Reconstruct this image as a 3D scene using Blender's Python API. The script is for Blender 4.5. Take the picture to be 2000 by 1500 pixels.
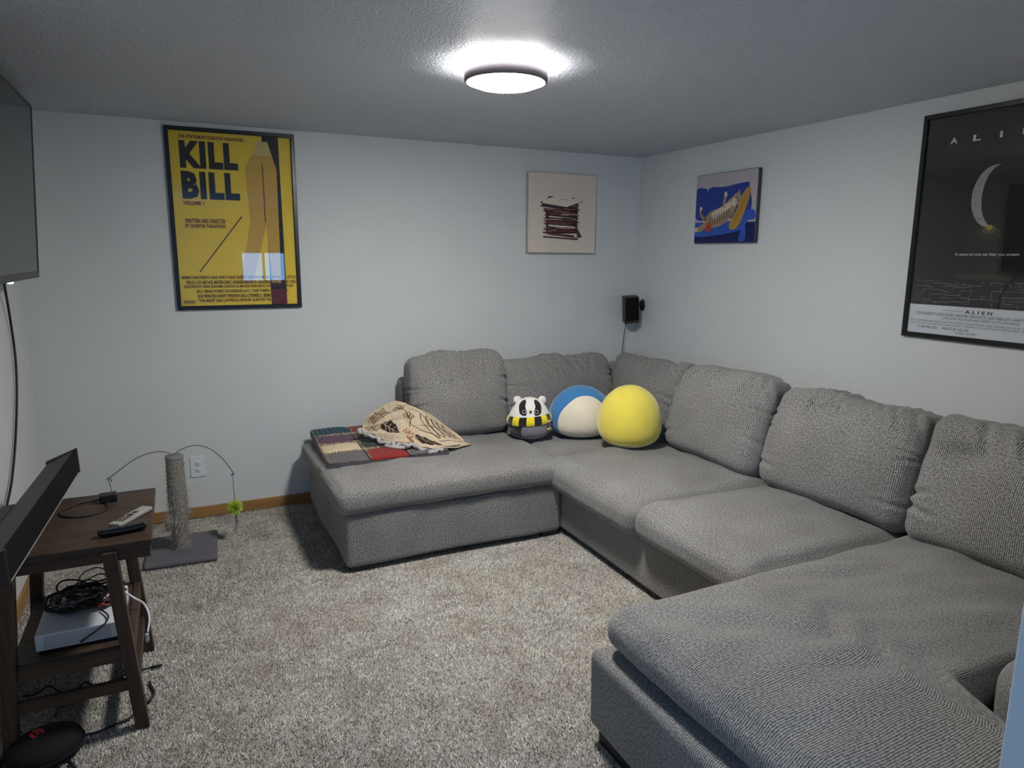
import bpy, bmesh, math, random
import numpy as np
from mathutils import Matrix, Vector

# ------------------------------------------------------------------ reset
for o in list(bpy.data.objects):
    bpy.data.objects.remove(o, do_unlink=True)
scene = bpy.context.scene
C = scene.collection
random.seed(4)
H = 2.3636                      # ceiling height
W = 4.033                       # left wall at x = -W, right wall at x = 0, back wall at y = 0
YB = -8.2                       # far wall of the adjoining room behind the camera

# ------------------------------------------------------------------ camera
cd = bpy.data.cameras.new('camera')
cam = bpy.data.objects.new('camera', cd)
C.objects.link(cam)
r_ = Vector((0.90255, -0.43054, 0.00657)); u_ = Vector((0.07249, 0.16696, 0.98329)); f_ = Vector((0.42444, 0.887, -0.1819))
cam.matrix_world = Matrix(((r_.x, u_.x, -f_.x, -3.27787), (r_.y, u_.y, -f_.y, -4.59103), (r_.z, u_.z, -f_.z, 1.62999), (0, 0, 0, 1)))
cd.sensor_width = 36.0
cd.lens = 36.0 * 1364.5 / 2000.0
cd.clip_start = 0.02
scene.camera = cam

# ------------------------------------------------------------------ world + colour management
w = bpy.data.worlds.new('world'); scene.world = w
w.use_nodes = True
bg = w.node_tree.nodes['Background']
bg.inputs[0].default_value = (0.28, 0.55, 1.0, 1); bg.inputs[1].default_value = 2.75
vs = scene.view_settings
vs.view_transform = 'Standard'; vs.look = 'None'; vs.gamma = 1.0; vs.use_curve_mapping = False
vs.exposure = 1.60
LAMP_DIFFUSER = 74.0
LAMP_HALO = 95.0
LAMP_COL = (1.0, 0.98, 0.93)

def portal(name, loc, rot, sx, sy):
    l = bpy.data.lights.new(name, 'AREA'); l.shape = 'RECTANGLE'; l.size = sx; l.size_y = sy
    l.cycles.is_portal = True
    o = bpy.data.objects.new(name, l); C.objects.link(o); o.location = loc; o.rotation_euler = rot
    return o
WIN_A = (-2.28, -1.50, 1.12, 1.68)          # window in the far wall: x0 x1 z0 z1
WIN_B = (-7.4, -5.2, 0.85, 2.05)            # window in the left wall behind the camera: y0 y1 z0 z1
portal('window_portal', ((WIN_A[0]+WIN_A[1])/2, YB-0.03, (WIN_A[2]+WIN_A[3])/2), (math.radians(90), 0, 0), WIN_A[1]-WIN_A[0], WIN_A[3]-WIN_A[2])
portal('window_portal', (-W-0.03, (WIN_B[0]+WIN_B[1])/2, (WIN_B[2]+WIN_B[3])/2), (math.radians(90), 0, math.radians(-90)), WIN_B[1]-WIN_B[0], WIN_B[3]-WIN_B[2])

# ------------------------------------------------------------------ materials
def S(r, g=None, b=None):
    if g is None: r, g, b = r
    f = lambda c: (c/255/12.92 if c/255 <= .04045 else ((c/255+.055)/1.055)**2.4)
    return (f(r), f(g), f(b), 1)

def nmat(name):
    m = bpy.data.materials.new(name); m.use_nodes = True
    nt = m.node_tree
    return m, nt, nt.nodes['Principled BSDF']
def N(nt, t, **kw):
    n = nt.nodes.new(t)
    for k, v in kw.items():
        if hasattr(n, k): setattr(n, k, v)
        else: n.inputs[k].default_value = v
    return n
def L(nt, a, b): nt.links.new(a, b)
def ramp(nt, src, stops):
    n = nt.nodes.new('ShaderNodeValToRGB'); e = n.color_ramp.elements
    while len(e) < len(stops): e.new(0.5)
    for i, (p, c) in enumerate(stops):
        e[i].position = p; e[i].color = c
    L(nt, src, n.inputs[0]); return n
def plain(name, col, rough=0.6, metal=0.0, spec=0.5, sheen=0.0, bump=0.0, bscale=300.0, var=0.0, vscale=12.0):
    m, nt, b = nmat(name)
    b.inputs['Base Color'].default_value = col; b.inputs['Roughness'].default_value = rough
    b.inputs['Metallic'].default_value = metal; b.inputs['Specular IOR Level'].default_value = spec
    if sheen: b.inputs['Sheen Weight'].default_value = sheen
    tc = N(nt, 'ShaderNodeTexCoord')
    if var:
        n = N(nt, 'ShaderNodeTexNoise', Scale=vscale, Detail=4.0); L(nt, tc.outputs['Object'], n.inputs['Vector'])
        a = tuple(c*(1-var) for c in col[:3]) + (1,); d = tuple(min(1, c*(1+var)) for c in col[:3]) + (1,)
        rp = ramp(nt, n.outputs[0], [(0.3, a), (0.7, d)]); L(nt, rp.outputs[0], b.inputs['Base Color'])
    if bump:
        n = N(nt, 'ShaderNodeTexNoise', Scale=bscale, Detail=3.0); L(nt, tc.outputs['Object'], n.inputs['Vector'])
        bp = N(nt, 'ShaderNodeBump', Strength=bump, Distance=0.002); L(nt, n.outputs[0], bp.inputs['Height']); L(nt, bp.outputs[0], b.inputs['Normal'])
    return m

M = {}
def wall_mat(name, col):
    m, nt, b = nmat(name)
    tc = N(nt, 'ShaderNodeTexCoord')
    n1 = N(nt, 'ShaderNodeTexNoise', Scale=130.0, Detail=3.0); L(nt, tc.outputs['Object'], n1.inputs['Vector'])
    n2 = N(nt, 'ShaderNodeTexNoise', Scale=3.0, Detail=3.0); L(nt, tc.outputs['Object'], n2.inputs['Vector'])
    n3 = N(nt, 'ShaderNodeTexVoronoi', Scale=2.3); L(nt, tc.outputs['Object'], n3.inputs['Vector'])
    rp = ramp(nt, n2.outputs[0], [(0.3, tuple(c*.97 for c in col[:3])+(1,)), (0.7, col)])
    spot = ramp(nt, n3.outputs['Distance'], [(0.006, (.35, .33, .3, 1)), (0.012, (1, 1, 1, 1))])
    mx = N(nt, 'ShaderNodeMixRGB', blend_type='MULTIPLY'); mx.inputs[0].default_value = 1
    L(nt, rp.outputs[0], mx.inputs[1]); L(nt, spot.outputs[0], mx.inputs[2]); L(nt, mx.outputs[0], b.inputs['Base Color'])
    b.inputs['Roughness'].default_value = .55; b.inputs['Specular IOR Level'].default_value = .25
    bp = N(nt, 'ShaderNodeBump', Strength=.25, Distance=.0015); L(nt, n1.outputs[0], bp.inputs['Height']); L(nt, bp.outputs[0], b.inputs['Normal'])
    return m
M['wall'] = wall_mat('wall_paint', S(205, 208, 208))

def ceiling_mat():
    m, nt, b = nmat('ceiling_texture')
    tc = N(nt, 'ShaderNodeTexCoord')
    mp = N(nt, 'ShaderNodeMapping'); mp.inputs['Scale'].default_value = (1, 1, 1); L(nt, tc.outputs['Object'], mp.inputs[0])
    n0 = N(nt, 'ShaderNodeTexNoise', Scale=18.0, Detail=2.0); L(nt, mp.outputs[0], n0.inputs['Vector'])
    wr = N(nt, 'ShaderNodeMixRGB'); wr.inputs[0].default_value = .04; L(nt, mp.outputs[0], wr.inputs[1]); L(nt, n0.outputs['Color'], wr.inputs[2])
    n1 = N(nt, 'ShaderNodeTexNoise', Scale=95.0, Detail=4.0, Roughness=.6); L(nt, wr.outputs[0], n1.inputs['Vector'])
    rp = ramp(nt, n1.outputs[0], [(0.35, (0, 0, 0, 1)), (0.62, (1, 1, 1, 1))])
    b.inputs['Base Color'].default_value = S(216, 221, 230)
    b.inputs['Roughness'].default_value = .55; b.inputs['Specular IOR Level'].default_value = .18
    bp = N(nt, 'ShaderNodeBump', Strength=.85, Distance=.0075); L(nt, rp.outputs[0], bp.inputs['Height']); L(nt, bp.outputs[0], b.inputs['Normal'])
    return m
M['ceiling'] = ceiling_mat()

def carpet_mat(name, k=1.0):
    m, nt, b = nmat(name)
    tc = N(nt, 'ShaderNodeTexCoord')
    n1 = N(nt, 'ShaderNodeTexNoise', Scale=230.0, Detail=3.0, Roughness=.7); L(nt, tc.outputs['Object'], n1.inputs['Vector'])
    n2 = N(nt, 'ShaderNodeTexNoise', Scale=7.0, Detail=4.0, Roughness=.6); L(nt, tc.outputs['Object'], n2.inputs['Vector'])
    n3 = N(nt, 'ShaderNodeTexNoise', Scale=2.2, Detail=3.0); L(nt, tc.outputs['Object'], n3.inputs['Vector'])
    r1 = ramp(nt, n1.outputs[0], [(0.33, S(100*k, 95*k, 88*k)), (0.5, S(182*k, 177*k, 168*k)), (0.68, S(230*k, 226*k, 217*k))])
    r2 = ramp(nt, n2.outputs[0], [(0.36, (.76, .73, .71, 1)), (0.56, (1, 1, 1, 1))])
    r3 = ramp(nt, n3.outputs[0], [(0.35, (.90, .87, .84, 1)), (0.65, (1, 1, 1, 1))])
    mx = N(nt, 'ShaderNodeMixRGB', blend_type='MULTIPLY'); mx.inputs[0].default_value = 1
    L(nt, r1.outputs[0], mx.inputs[1]); L(nt, r2.outputs[0], mx.inputs[2])
    my = N(nt, 'ShaderNodeMixRGB', blend_type='MULTIPLY'); my.inputs[0].default_value = 1
    L(nt, mx.outputs[0], my.inputs[1]); L(nt, r3.outputs[0], my.inputs[2]); L(nt, my.outputs[0], b.inputs['Base Color'])
    b.inputs['Roughness'].default_value = .95; b.inputs['Specular IOR Level'].default_value = .1
    ad = N(nt, 'ShaderNodeMath', operation='MULTIPLY_ADD'); L(nt, n2.outputs[0], ad.inputs[0]); ad.inputs[1].default_value = 1.5; L(nt, n1.outputs[0], ad.inputs[2])
    bp = N(nt, 'ShaderNodeBump', Strength=.9, Distance=.008); L(nt, ad.outputs[0], bp.inputs['Height']); L(nt, bp.outputs[0], b.inputs['Normal'])
    return m
M['carpet'] = carpet_mat('carpet_plush')
def pile_mat():
    m, nt, b = nmat('carpet_pile')
    at = N(nt, 'ShaderNodeAttribute'); at.attribute_name = 'tint'; tc = N(nt, 'ShaderNodeTexCoord')
    n2 = N(nt, 'ShaderNodeTexNoise', Scale=7.0, Detail=4.0, Roughness=.6); L(nt, tc.outputs['Object'], n2.inputs['Vector'])
    n3 = N(nt, 'ShaderNodeTexNoise', Scale=2.2, Detail=3.0); L(nt, tc.outputs['Object'], n3.inputs['Vector'])
    r1 = ramp(nt, at.outputs['Fac'], [(0.1, S(114, 110, 104)), (0.5, S(172, 169, 163)), (0.9, S(220, 218, 213))])
    r2 = ramp(nt, n2.outputs[0], [(0.36, (.74, .71, .69, 1)), (0.56, (1, 1, 1, 1))])
    r3 = ramp(nt, n3.outputs[0], [(0.35, (.90, .87, .84, 1)), (0.65, (1, 1, 1, 1))])
    mx = N(nt, 'ShaderNodeMixRGB', blend_type='MULTIPLY'); mx.inputs[0].default_value = 1; L(nt, r1.outputs[0], mx.inputs[1]); L(nt, r2.outputs[0], mx.inputs[2])
    my = N(nt, 'ShaderNodeMixRGB', blend_type='MULTIPLY'); my.inputs[0].default_value = 1; L(nt, mx.outputs[0], my.inputs[1]); L(nt, r3.outputs[0], my.inputs[2])
    L(nt, my.outputs[0], b.inputs['Base Color']); b.inputs['Roughness'].default_value = .95; b.inputs['Specular IOR Level'].default_value = .1
    return m
M['pile'] = pile_mat()

def rib_mat(name, dark, mid, light, pitch=0.0072, warm=None):
    m, nt, b = nmat(name)
    uv = N(nt, 'ShaderNodeUVMap'); uv.uv_map = 'UVMap'
    tc = N(nt, 'ShaderNodeTexCoord')
    wob = N(nt, 'ShaderNodeTexNoise', Scale=9.0, Detail=2.0); L(nt, uv.outputs[0], wob.inputs['Vector'])
    sx = N(nt, 'ShaderNodeSeparateXYZ'); L(nt, uv.outputs[0], sx.inputs[0])
    ma = N(nt, 'ShaderNodeMath', operation='MULTIPLY_ADD'); L(nt, wob.outputs[0], ma.inputs[0]); ma.inputs[1].default_value = .012; L(nt, sx.outputs[0], ma.inputs[2])
    ms = N(nt, 'ShaderNodeMath', operation='MULTIPLY'); L(nt, ma.outputs[0], ms.inputs[0]); ms.inputs[1].default_value = 2*math.pi/pitch
    sn = N(nt, 'ShaderNodeMath', operation='SINE'); L(nt, ms.outputs[0], sn.inputs[0])
    # broken threads: noise stretched along the rib
    mp = N(nt, 'ShaderNodeMapping'); mp.inputs['Scale'].default_value = (1/pitch*.9, 130, 1); L(nt, uv.outputs[0], mp.inputs[0])
    th = N(nt, 'ShaderNodeTexNoise', Scale=1.0, Detail=2.0, Roughness=.6); L(nt, mp.outputs[0], th.inputs['Vector'])
    a1 = N(nt, 'ShaderNodeMath', operation='MULTIPLY_ADD'); L(nt, sn.outputs[0], a1.inputs[0]); a1.inputs[1].default_value = .22; a1.inputs[2].default_value = 0.0
    a2 = N(nt, 'ShaderNodeMath', operation='MULTIPLY_ADD'); L(nt, th.outputs[0], a2.inputs[0]); a2.inputs[1].default_value = 1.15; L(nt, a1.outputs[0], a2.inputs[2])
    rp = ramp(nt, a2.outputs[0], [(0.28, dark), (0.56, mid), (0.86, light)])
    big = N(nt, 'ShaderNodeTexNoise', Scale=3.5, Detail=4.0); L(nt, tc.outputs['Object'], big.inputs['Vector'])
    rb = ramp(nt, big.outputs[0], [(0.35, (.86, .85, .84, 1)), (0.65, (1.0, 1.0, 1.0, 1))])
    mx = N(nt, 'ShaderNodeMixRGB', blend_type='MULTIPLY'); mx.inputs[0].default_value = 1
    L(nt, rp.outputs[0], mx.inputs[1]); L(nt, rb.outputs[0], mx.inputs[2]); L(nt, mx.outputs[0], b.inputs['Base Color'])
    b.inputs['Roughness'].default_value = .9; b.inputs['Specular IOR Level'].default_value = .12
    b.inputs['Sheen Weight'].default_value = .12; b.inputs['Sheen Roughness'].default_value = .5
    bp = N(nt, 'ShaderNodeBump', Strength=.6, Distance=.0022); L(nt, a2.outputs[0], bp.inputs['Height']); L(nt, bp.outputs[0], b.inputs['Normal'])
    return m
M['sofa'] = rib_mat('ribbed_grey_chenille', S(72, 71, 73), S(127, 125, 123), S(171, 169, 165))

def wood_mat(name, c0, c1, axis=0, rough=.5, scale=1.0):
    m, nt, b = nmat(name)
    tc = N(nt, 'ShaderNodeTexCoord'); mp = N(nt, 'ShaderNodeMapping')
    s = [34*scale]*3; s[axis] = 2.2*scale; mp.inputs['Scale'].default_value = s
    L(nt, tc.outputs['Object'], mp.inputs[0])
    n = N(nt, 'ShaderNodeTexNoise', Scale=1.0, Detail=6.0, Roughness=.65, Distortion=.6); L(nt, mp.outputs[0], n.inputs['Vector'])
    rp = ramp(nt, n.outputs[0], [(0.3, c0), (0.72, c1)]); L(nt, rp.outputs[0], b.inputs['Base Color'])
    b.inputs['Roughness'].default_value = rough; b.inputs['Specular IOR Level'].default_value = .35
    bp = N(nt, 'ShaderNodeBump', Strength=.2, Distance=.001); L(nt, n.outputs[0], bp.inputs['Height']); L(nt, bp.outputs[0], b.inputs['Normal'])
    return m
DK0, DK1 = S(36, 27, 21), S(80, 62, 50)
M['wood_x'] = wood_mat('dark_wood_x', DK0, DK1, 0)
M['wood_y'] = wood_mat('dark_wood_y', DK0, DK1, 1)
M['wood_z'] = wood_mat('dark_wood_z', DK0, DK1, 2)
M['oak_x'] = wood_mat('oak_x', S(128, 92, 52), S(170, 128, 78), 0, .45)
M['oak_y'] = wood_mat('oak_y', S(128, 92, 52), S(170, 128, 78), 1, .45)
M['black'] = plain('black_plastic', S(22, 22, 24), .45)
M['blackgloss'] = plain('black_gloss', S(12, 12, 14), .18)
M['blackframe'] = plain('black_frame', S(14, 14, 15), .3)
M['rubber'] = plain('black_rubber', S(18, 18, 20), .6)
M['case'] = plain('black_case_cloth', S(14, 14, 16), .8, spec=.25, bump=.3, bscale=500)
M['grille'] = plain('black_grille_cloth', S(11, 11, 13), .85, spec=.2, bump=.5, bscale=900)
M['bartop'] = plain('soundbar_top', S(31, 31, 34), .55, bump=.2, bscale=500)
M['foot'] = plain('black_foot', S(14, 13, 13), .5)
M['silver'] = plain('silver_plastic', S(150, 147, 142), .4)
M['darkbtn'] = plain('dark_button', S(40, 40, 42), .5)
M['white'] = plain('white_plastic', S(214, 216, 220), .4)
M['console'] = plain('console_white', S(205, 208, 214), .45)
M['slot'] = plain('slot_dark', S(25, 25, 28), .6)
M['screen'] = plain('tv_screen', S(30, 31, 33), .12, spec=.5)
M['bezel'] = plain('tv_bezel', S(48, 47, 48), .4)
M['red'] = plain('red_print', S(178, 42, 38), .5)
M['redcable'] = plain('red_cable', S(150, 38, 34), .45)
M['greycable'] = plain('grey_cable', S(105, 98, 94), .45)
M['post_grey'] = plain('post_cap_grey', S(120, 120, 124), .6)
M['base_grey'] = plain('post_base_carpet', S(92, 89, 95), .95, bump=.6, bscale=350, var=.12, vscale=60)
M['sisal'] = plain('sisal', S(128, 123, 117), .9, bump=.8, bscale=160, var=.35, vscale=140)
M['sisal_fray'] = plain('sisal_fray', S(158, 153, 146), .9, var=.3, vscale=60)
M['wire'] = plain('grey_wire', S(118, 118, 122), .4)
M['bluestring'] = plain('blue_string', S(40, 62, 98), .7)
M['lime'] = plain('lime_feather', S(196, 216, 88), .8, var=.2, vscale=40)
M['frame_glow'] = plain('lamp_rim', S(104, 94, 96), .45)
M['canvas'] = plain('canvas_cream', S(208, 196, 182), .8, bump=.3, bscale=700)
M['canvas_edge'] = plain('canvas_side', S(176, 166, 154), .85)
M['led'] = None
def emit(name, col, s):
    m = bpy.data.materials.new(name); m.use_nodes = True; nt = m.node_tree
    nt.nodes.remove(nt.nodes['Principled BSDF'])
    e = nt.nodes.new('ShaderNodeEmission'); e.inputs[0].default_value = tuple(col[:3]) + (1,); e.inputs[1].default_value = s
    L(nt, e.outputs[0], nt.nodes['Material Output'].inputs[0]); return m
M['diffuser'] = emit('lamp_diffuser', LAMP_COL, LAMP_DIFFUSER)
M['halo'] = emit('lamp_halo', (1, .97, .93), LAMP_HALO)
M['led'] = emit('blue_led', (.25, .5, 1), 2.0)
def glass_mat():
    m = bpy.data.materials.new('picture_glass'); m.use_nodes = True; nt = m.node_tree
    nt.nodes.remove(nt.nodes['Principled BSDF'])
    t = nt.nodes.new('ShaderNodeBsdfTransparent'); g = nt.nodes.new('ShaderNodeBsdfGlossy'); g.inputs['Roughness'].default_value = .015
    fr = nt.nodes.new('ShaderNodeFresnel'); fr.inputs['IOR'].default_value = 1.5
    mx = nt.nodes.new('ShaderNodeMixShader'); L(nt, fr.outputs[0], mx.inputs[0]); L(nt, t.outputs[0], mx.inputs[1]); L(nt, g.outputs[0], mx.inputs[2])
    L(nt, mx.outputs[0], nt.nodes['Material Output'].inputs[0]); return m
M['glass'] = glass_mat()

PRINT = {}
def pm(*rgb):
    if rgb not in PRINT: PRINT[rgb] = plain('print_ink_%d_%d_%d' % rgb, S(*rgb), .6, spec=.2)
    return PRINT[rgb]

# ------------------------------------------------------------------ object helpers
def link(name, me, mat=None, parent=None, smooth=False):
    o = bpy.data.objects.new(name, me); C.objects.link(o)
    if mat is not None:
        for mm in (mat if isinstance(mat, (list, tuple)) else [mat]): me.materials.append(mm)
    if parent is not None: o.parent = parent
    if smooth: me.polygons.foreach_set('use_smooth', [True]*len(me.polygons))
    return o
def mesh(name, verts, faces, mat=None, parent=None, smooth=False, uv=None, mi=None):
    me = bpy.data.meshes.new(name)
    me.from_pydata([tuple(map(float, v)) for v in verts], [], [tuple(int(i) for i in f) for f in faces])
    if uv is not None:
        l = me.uv_layers.new(name='UVMap'); l.data.foreach_set('uv', np.asarray(uv, np.float32).ravel())
    o = link(name, me, mat, parent, smooth)
    if mi is not None: me.polygons.foreach_set('material_index', mi)
    me.update(); return o
GROUPS = {'framed_poster': 'framed film posters on the walls', 'canvas_print': 'canvas prints on the walls', 'cable_coil': 'cable heap on the console',
          'red_cable': 'cable heap on the console', 'black_cable': 'cable heap on the console', 'floor_cable': 'cables on the carpet', 'remote_control': 'remotes on the side table',
          'plush_toy': 'plush toys on the sofa', 'plush_cushion': 'plush toys on the sofa'}
def thing(name, label, cat, loc=(0, 0, 0), rz=0.0, group=None):
    group = group or GROUPS.get(name)
    o = bpy.data.objects.new(name, None); C.objects.link(o); o.empty_display_size = .05
    o.location = loc; o.rotation_euler = (0, 0, rz); o['label'] = label; o['category'] = cat
    if group: o['group'] = group
    return o
def tag(o, label, cat, group=None):
    group = group or GROUPS.get(o.name.split('.')[0])
    o['label'] = label; o['category'] = cat
    if group: o['group'] = group
    return o
def struct(o, label=None):
    o['kind'] = 'structure'
    if label: o['label'] = label
    return o

def box(name, x0, x1, y0, y1, z0, z1, mat, parent=None, bev=0.0, rot=None, seg=2):
    bm = bmesh.new(); bmesh.ops.create_cube(bm, size=1)
    cx, cy, cz = (x0+x1)/2, (y0+y1)/2, (z0+z1)/2
    for v in bm.verts: v.co = Vector((v.co.x*(x1-x0), v.co.y*(y1-y0), v.co.z*(z1-z0)))
    if bev: bmesh.ops.bevel(bm, geom=bm.edges[:], offset=bev, segments=seg, affect='EDGES', profile=.5)
    me = bpy.data.meshes.new(name); bm.to_mesh(me); bm.free()
    o = link(name, me, mat, parent, smooth=False)
    o.location = (cx, cy, cz)
    if rot: o.rotation_euler = rot
    return o
def hexa(name, bot, top, mat, parent=None, bev=0.0):
    """eight corners: bot 4 (ccw), top 4"""
    bm = bmesh.new(); vs_ = [bm.verts.new(p) for p in bot+top]
    for f in ((3, 2, 1, 0), (4, 5, 6, 7), (0, 1, 5, 4), (1, 2, 6, 5), (2, 3, 7, 6), (3, 0, 4, 7)): bm.faces.new([vs_[i] for i in f])
    bmesh.ops.recalc_face_normals(bm, faces=bm.faces[:])
    if bev: bmesh.ops.bevel(bm, geom=bm.edges[:], offset=bev, segments=2, affect='EDGES', profile=.5)
    me = bpy.data.meshes.new(name); bm.to_mesh(me); bm.free()
    return link(name, me, mat, parent)
def catmull(pts, n=8, closed=False):
    P = np.asarray(pts, float); k = len(P); out = []
    rng = range(k if closed else k-1)
    for i in rng:
        if closed: p0, p1, p2, p3 = P[(i-1) % k], P[i], P[(i+1) % k], P[(i+2) % k]
        else: p0, p1, p2, p3 = P[max(i-1, 0)], P[i], P[i+1], P[min(i+2, k-1)]
        for t in np.linspace(0, 1, n, endpoint=False):
            out.append(.5*((2*p1)+(-p0+p2)*t+(2*p0-5*p1+4*p2-p3)*t*t+(-p0+3*p1-3*p2+p3)*t**3))
    if not closed: out.append(P[-1])
    return np.array(out)
def tube_geo(path, r, k=8, closed=False, flat=None):
    P = np.asarray(path, float); n = len(P)
    T = np.gradient(P, axis=0)
    if closed: T = np.roll(P, -1, 0)-np.roll(P, 1, 0)
    T /= np.linalg.norm(T, axis=1)[:, None]+1e-12
    a = np.array([0, 0, 1.0]); a = a if abs(T[0]@a) < .9 else np.array([1.0, 0, 0])
    nrm = np.cross(T[0], a); nrm /= np.linalg.norm(nrm)
    V = []; r = np.broadcast_to(np.asarray(r, float), (n,))
    ang = np.linspace(0, 2*np.pi, k, endpoint=False)
    for i in range(n):
        nrm = nrm-T[i]*(nrm@T[i]); nrm /= np.linalg.norm(nrm)
        b = np.cross(T[i], nrm)
        for t in ang: V.append(P[i]+r[i]*(math.cos(t)*nrm+math.sin(t)*b))
    F = []
    for i in range(n if closed else n-1):
        j = (i+1) % n
        for q in range(k): F.append((i*k+q, i*k+(q+1) % k, j*k+(q+1) % k, j*k+q))
    if not closed:
        F.append(tuple(range(k-1, -1, -1))); F.append(tuple((n-1)*k+q for q in range(k)))
    return V, F
def tube(name, path, r, mat, parent=None, k=8, closed=False):
    V, F = tube_geo(path, r, k, closed); return mesh(name, V, F, mat, parent, True)
def lathe(name, prof, mat, parent=None, seg=32, cap=True, loc=(0, 0, 0), smooth=True):
    V, F = [], []; n = len(prof)
    for (r, z) in prof:
        for q in range(seg):
            t = 2*math.pi*q/seg; V.append((r*math.cos(t)+loc[0], r*math.sin(t)+loc[1], z+loc[2]))
    for i in range(n-1):
        for q in range(seg): F.append((i*seg+q, i*seg+(q+1) % seg, (i+1)*seg+(q+1) % seg, (i+1)*seg+q))
    if cap:
        F.append(tuple(range(seg-1, -1, -1))); F.append(tuple((n-1)*seg+q for q in range(seg)))
    return mesh(name, V, F, mat, parent, smooth)

# ---- soft rounded box on a dense grid, with rib-direction UVs
def grid_axis(a, r, n):
    if r >= a*.98: return np.linspace(-a, a, n)
    e = np.linspace(0, r, 6)[:-1]
    return np.concatenate([-a+e, np.linspace(-a+r, a-r, n), (a-e)[::-1]])
def rbox(name, c, half, r, mat, parent, waxis=0, n=22, fn=None, rot=None):
    a = np.array(half, float); ax = [grid_axis(a[i], r, n) for i in range(3)]
    V, F, UV = [], [], []; off = 0
    for d in range(3):
        i, j = [q for q in range(3) if q != d]
        for s in (-1, 1):
            gi, gj = np.meshgrid(ax[i], ax[j], indexing='ij')
            p = np.zeros(gi.shape+(3,)); p[..., i] = gi; p[..., j] = gj; p[..., d] = s*a[d]
            ni, nj = gi.shape
            idx = np.arange(ni*nj).reshape(ni, nj)+off
            q = np.stack([idx[:-1, :-1], idx[1:, :-1], idx[1:, 1:], idx[:-1, 1:]], -1).reshape(-1, 4)
            flip = (s > 0) != (d != 1)
            if flip: q = q[:, ::-1]
            V.append(p.reshape(-1, 3)); F.append(q); off += ni*nj
            ua = waxis if d != waxis else (1 if waxis == 0 else 0)
            va = [k for k in range(3) if k != d and k != ua][0]
            pp = p.reshape(-1, 3)
            uvv = np.stack([pp[:, ua], pp[:, va]], 1)
            UV.append(uvv)
    V = np.concatenate(V); F = np.concatenate(F); UV = np.concatenate(UV)
    inner = np.clip(V, -(a-r), a-r); dlt = V-inner
    nr = dlt/(np.linalg.norm(dlt, axis=1)[:, None]+1e-12)
    P = inner+nr*r
    key = np.round(V*1e5).astype(np.int64)
    _, first, inv = np.unique(key, axis=0, return_index=True, return_inverse=True)
    inv = inv.ravel()
    Pu = P[first]; Nu = nr[first]; Vu = V[first]
    if fn is not None: Pu = fn(Pu.copy(), Nu, Vu/a)
    Fu = inv[F]
    if rot is not None: Pu = Pu @ np.array(rot.to_3x3()).T
    Pu = Pu+np.array(c)
    o = mesh(name, Pu, Fu, mat, parent, True, uv=UV[F.ravel()]+np.array([c[waxis], 0]))
    return o
def wav(P, seed, freq, amp, n=7):
    rs = np.random.RandomState(seed); out = np.zeros(len(P))
    for i in range(n):
        k = rs.normal(size=3); k = k/np.linalg.norm(k)*freq*(.6+.9*rs.rand()); out += np.sin(P@k+rs.rand()*6.28)
    return out*amp/math.sqrt(n)
def crease(P, a, b, w_, depth, ia, ib):
    """groove along a segment a-b in the plane of axes ia, ib"""
    p = P[:, [ia, ib]]; a = np.array(a, float); b = np.array(b, float); d = b-a
    t = np.clip(((p-a)@d)/(d@d), 0, 1); q = np.linalg.norm(p-(a+t[:, None]*d), axis=1)
    fade = np.sin(np.pi*np.clip(t*.8+.2, 0, 1))
    return -depth*np.exp(-(q/w_)**2)*fade+depth*.55*np.exp(-((q-w_*2.0)/(w_*1.2))**2)*fade

# ================================================================== STRUCTURE
WT = .12
floor = struct(box('floor', -W-.3, .15, YB-.15, .15, -.1, -.005, M['carpet']), 'beige grey plush carpet floor')
def pile():
    rg = np.random.default_rng(5); sp = .0066
    xs = np.arange(-W+.014, -1.24, sp); ys = np.arange(-3.9, -.014, sp)
    gx, gy = np.meshgrid(xs, ys); gx = gx.ravel(); gy = gy.ravel()
    keep = ~((gx > -2.50) & (gy > -1.12)) & ~((gx > -2.02) & (gy < -2.83)); gx = gx[keep]; gy = gy[keep]; n = len(gx)
    gx = gx+rg.uniform(-.5, .5, n)*sp; gy = gy+rg.uniform(-.5, .5, n)*sp
    th = rg.uniform(0, 6.283, n); r = rg.uniform(.0026, .0046, n); h = rg.uniform(.005, .012, n)
    # pile direction drifts in patches (footprints, vacuum marks)
    drift = np.sin(gx*5+1.3*np.sin(gy*4))*np.cos(gy*6+np.sin(gx*7))
    lx_ = rg.normal(0, .0028, n)+.002*drift; ly_ = rg.normal(0, .0028, n)-.002*drift
    V = np.zeros((n, 4, 3), np.float32)
    for k in range(3):
        V[:, k, 0] = gx+r*np.cos(th+k*2.0944); V[:, k, 1] = gy+r*np.sin(th+k*2.0944); V[:, k, 2] = -.0055
    V[:, 3, 0] = gx+lx_; V[:, 3, 1] = gy+ly_; V[:, 3, 2] = -.005+h
    b = (np.arange(n)*4)[:, None, None]
    F = (b+np.array([[0, 1, 3], [1, 2, 3], [2, 0, 3]])[None]).reshape(-1, 3).astype(np.int32)
    me = bpy.data.meshes.new('carpet_pile'); me.vertices.add(n*4); me.vertices.foreach_set('co', V.ravel())
    me.loops.add(len(F)*3); me.loops.foreach_set('vertex_index', F.ravel())
    me.polygons.add(len(F)); me.polygons.foreach_set('loop_start', np.arange(0, len(F)*3, 3, dtype=np.int32))
    at = me.attributes.new('tint', 'FLOAT', 'POINT')
    at.data.foreach_set('value', np.repeat(np.clip(rg.normal(.5, .22, n), 0, 1), 4).astype(np.float32))
    me.update(calc_edges=True); me.validate()
    o = link('carpet_pile', me, M['pile'], floor); o['kind'] = 'stuff'
    o.location = -floor.location
    return o
pile()
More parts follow.
